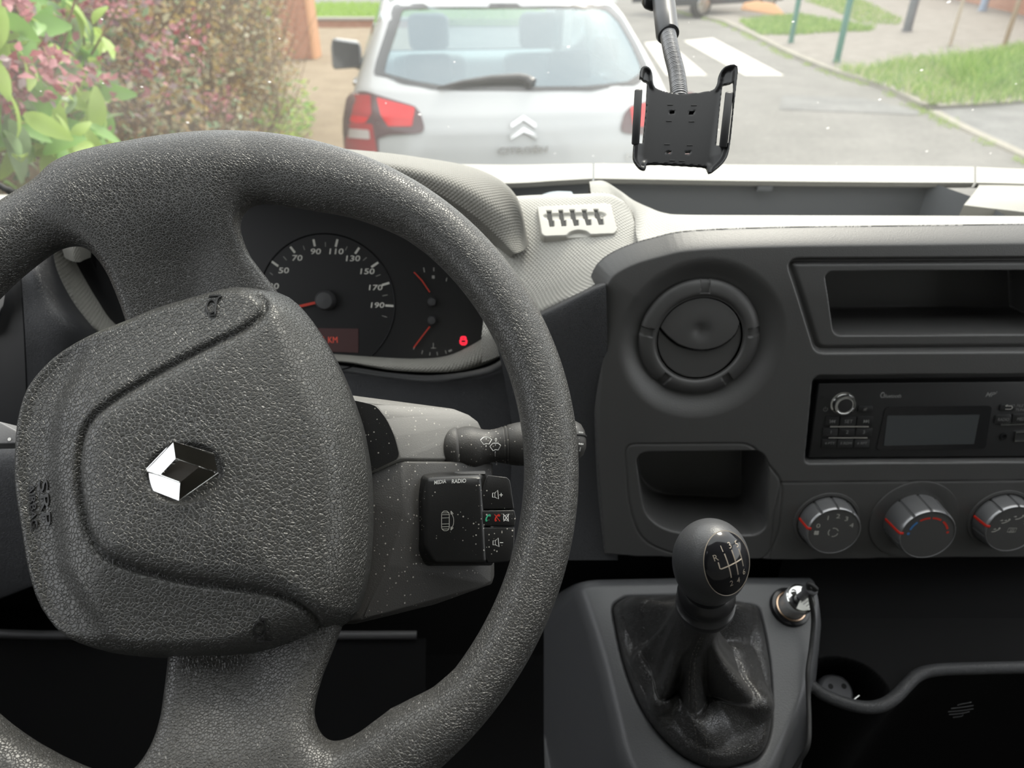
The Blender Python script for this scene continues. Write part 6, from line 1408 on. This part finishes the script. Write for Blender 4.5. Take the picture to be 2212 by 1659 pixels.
for s_ in (-1, 1):
    part('pillar_trim', tube(np.array([(XC + s_ * .68, 6.1, 1.04), (XC + s_ * .55, 5.4, 1.47)]), .035, 10), MAT['trim_in'], car_)
    mb = np.array([XC + s_ * .93, 5.62, 1.07])
    mrr = part('door_mirror', hull([mb + np.array(q_) for q_ in ((-.11, -.05, -.10), (.11, -.05, -.09), (.12, -.04, .09), (-.10, -.05, .12), (-.08, .12, -.06), (.08, .12, -.05), (.08, .12, .06), (-.07, .12, .08))], .03, 4), MAT['white'], car_)
    part('mirror_glass', hull([mb + np.array(q_) for q_ in ((-.09, -.062, -.08), (.09, -.062, -.07), (.10, -.058, .07), (-.08, -.06, .10), (-.09, -.05, -.08), (.09, -.05, -.07))], .0), M('mirror_dark', (.08, .085, .09), .05), mrr, smooth=False)
    part('mirror_arm', tube(np.array([mb + (-.0 * s_, .03, -.05), mb + (-.1 * s_, .05, -.09)]), [.03, .025], 10), MAT['rubber'], car_)
    for Y_ in (4.35, 5.15): part('door_handle', box((XC + s_ * .845 - .03, Y_, .93), (XC + s_ * .845 + .03, Y_ + .18, .965), .012), MAT['car_chrome'], car_)
    for Y_ in (3.98, 6.45):
        wf = Frame((XC + s_ * .80, Y_, .30), (s_, 0, 0), (0, 1, 0)); part('wheel', lathe([(.30, -.18), (.30, -.02), (.28, .0), (.19, .0), (.05, .01), (0, .01)], wf, 32), MAT['rubber'], car_)
car_.rotation_euler = (0, 0, YAW)
# ================================================================== the van's own shell and windscreen
MAT['shell'] = M('cab_lining', (.20, .20, .19), .8)
X0, X1 = -.80, 1.40
gz = EYE[2] - .262
GB, GT = np.array([0, 1.13, gz - .08]), np.array([0, .12, gz + .74])
gd = (GT - GB) / np.linalg.norm(GT - GB)
m = bpy.data.materials.new('dusty_windscreen'); m.use_nodes = True; N, L = m.node_tree.nodes, m.node_tree.links; N.remove(N['Principled BSDF'])
out = [n for n in N if n.type == 'OUTPUT_MATERIAL'][0]
tr = N.new('ShaderNodeBsdfTransparent'); tr.inputs[0].default_value = (.93, .955, .93, 1)
gl = N.new('ShaderNodeBsdfGlossy'); gl.inputs['Roughness'].default_value = .01
lw_ = N.new('ShaderNodeLayerWeight'); lw_.inputs['Blend'].default_value = .5
mx = N.new('ShaderNodeMixShader'); L.new(math_(N, L, 'MULTIPLY_ADD', math_(N, L, 'POWER', lw_.outputs['Facing'], 4.0), .05, .012), mx.inputs[0]); L.new(tr.outputs[0], mx.inputs[1]); L.new(gl.outputs[0], mx.inputs[2])
df = N.new('ShaderNodeBsdfTranslucent'); df.inputs[0].default_value = (.9, .9, .86, 1); d2 = N.new('ShaderNodeBsdfDiffuse'); d2.inputs[0].default_value = (.85, .85, .82, 1)
dm = N.new('ShaderNodeMixShader'); dm.inputs[0].default_value = .35; L.new(df.outputs[0], dm.inputs[1]); L.new(d2.outputs[0], dm.inputs[2])
co = coord(N, L)
v = N.new('ShaderNodeTexVoronoi'); v.inputs['Scale'].default_value = 55; L.new(co, v.inputs['Vector']); sc = N.new('ShaderNodeSeparateColor'); L.new(v.outputs['Color'], sc.inputs[0])
sp = math_(N, L, 'LESS_THAN', v.outputs['Distance'], math_(N, L, 'MULTIPLY', math_(N, L, 'POWER', sc.outputs[0], 7.0), .14))
sp = math_(N, L, 'MULTIPLY', sp, .55)
hz_ = math_(N, L, 'MULTIPLY', noise(N, L, co, 6, 4), .12)
fac = math_(N, L, 'MAXIMUM', sp, hz_)
m2 = N.new('ShaderNodeMixShader'); L.new(fac, m2.inputs[0]); L.new(mx.outputs[0], m2.inputs[1]); L.new(dm.outputs[0], m2.inputs[2]); L.new(m2.outputs[0], out.inputs[0])
ws_ = []
for a in np.linspace(0, 1, 14):
    p_ = GB + (GT - GB) * a; ws_.append([np.array([x, p_[1] - .10 * ((x - .3) / 1.1) ** 2 + .03 * math.sin(a * math.pi), p_[2] + .02 * math.sin(a * math.pi)]) for x in np.linspace(X0 + .02, X1 - .02, 24)])
solo('window_1', sheet(np.array(ws_)), m, kind='structure', sharp=0)
ce = EYE[2] + .45
solo('ceiling', box((X0 - .05, -.75, ce), (X1 + .05, .14, ce + .04)), MAT['shell'], kind='structure', smooth=False)
solo('wall_rear', box((X0 - .05, -.80, .55), (X1 + .05, -.75, ce + .04)), MAT['shell'], kind='structure', smooth=False)
for s_, x, nm__ in ((-1, X0, 'wall_left'), (1, X1, 'wall_right')):
    g = join(box((x - .03, -.75, .55), (x + .03, 1.0, EYE[2] - .34)), box((x - .03, -.75, EYE[2] - .34), (x + .03, -.35, ce)), box((x - .03, -.75, ce - .10), (x + .03, .15, ce)),
             hull([(x + dx, y, z) for dx in (-.03, .03) for y, z in ((.12, ce), (.22, ce - .04), (.92, gz + .04), (1.04, gz + .0), (1.04, gz - .05), (.9, gz - .05))]))
    solo(nm__, g, MAT['dark'] if s_ < 0 else MAT['shell'], kind='structure', smooth=False)
solo('floor', box((X0, -.75, .60), (X1, 1.0, .64)), MAT['carpet'], kind='structure', smooth=False)
solo('wall_front', sheet(np.array([[(X0, 1.0, gz - .12), (X1, 1.0, gz - .12)], [(X0, .90, gz - .2), (X1, .90, gz - .2)], [(X0, .84, .64), (X1, .84, .64)]])), MAT['carpet'], kind='structure', smooth=False)
# black screen-edge seal seen at the far left
se = spl([atY(-60, 330, .97), atY(-20, 385, .955), atY(4, 404, .95), atY(20, 411, .95), atY(60, 417, .96), atY(400, 420, 1.0)], 8)
part('screen_seal', tube(se, .0042, 10), MAT['rubber'], dash)
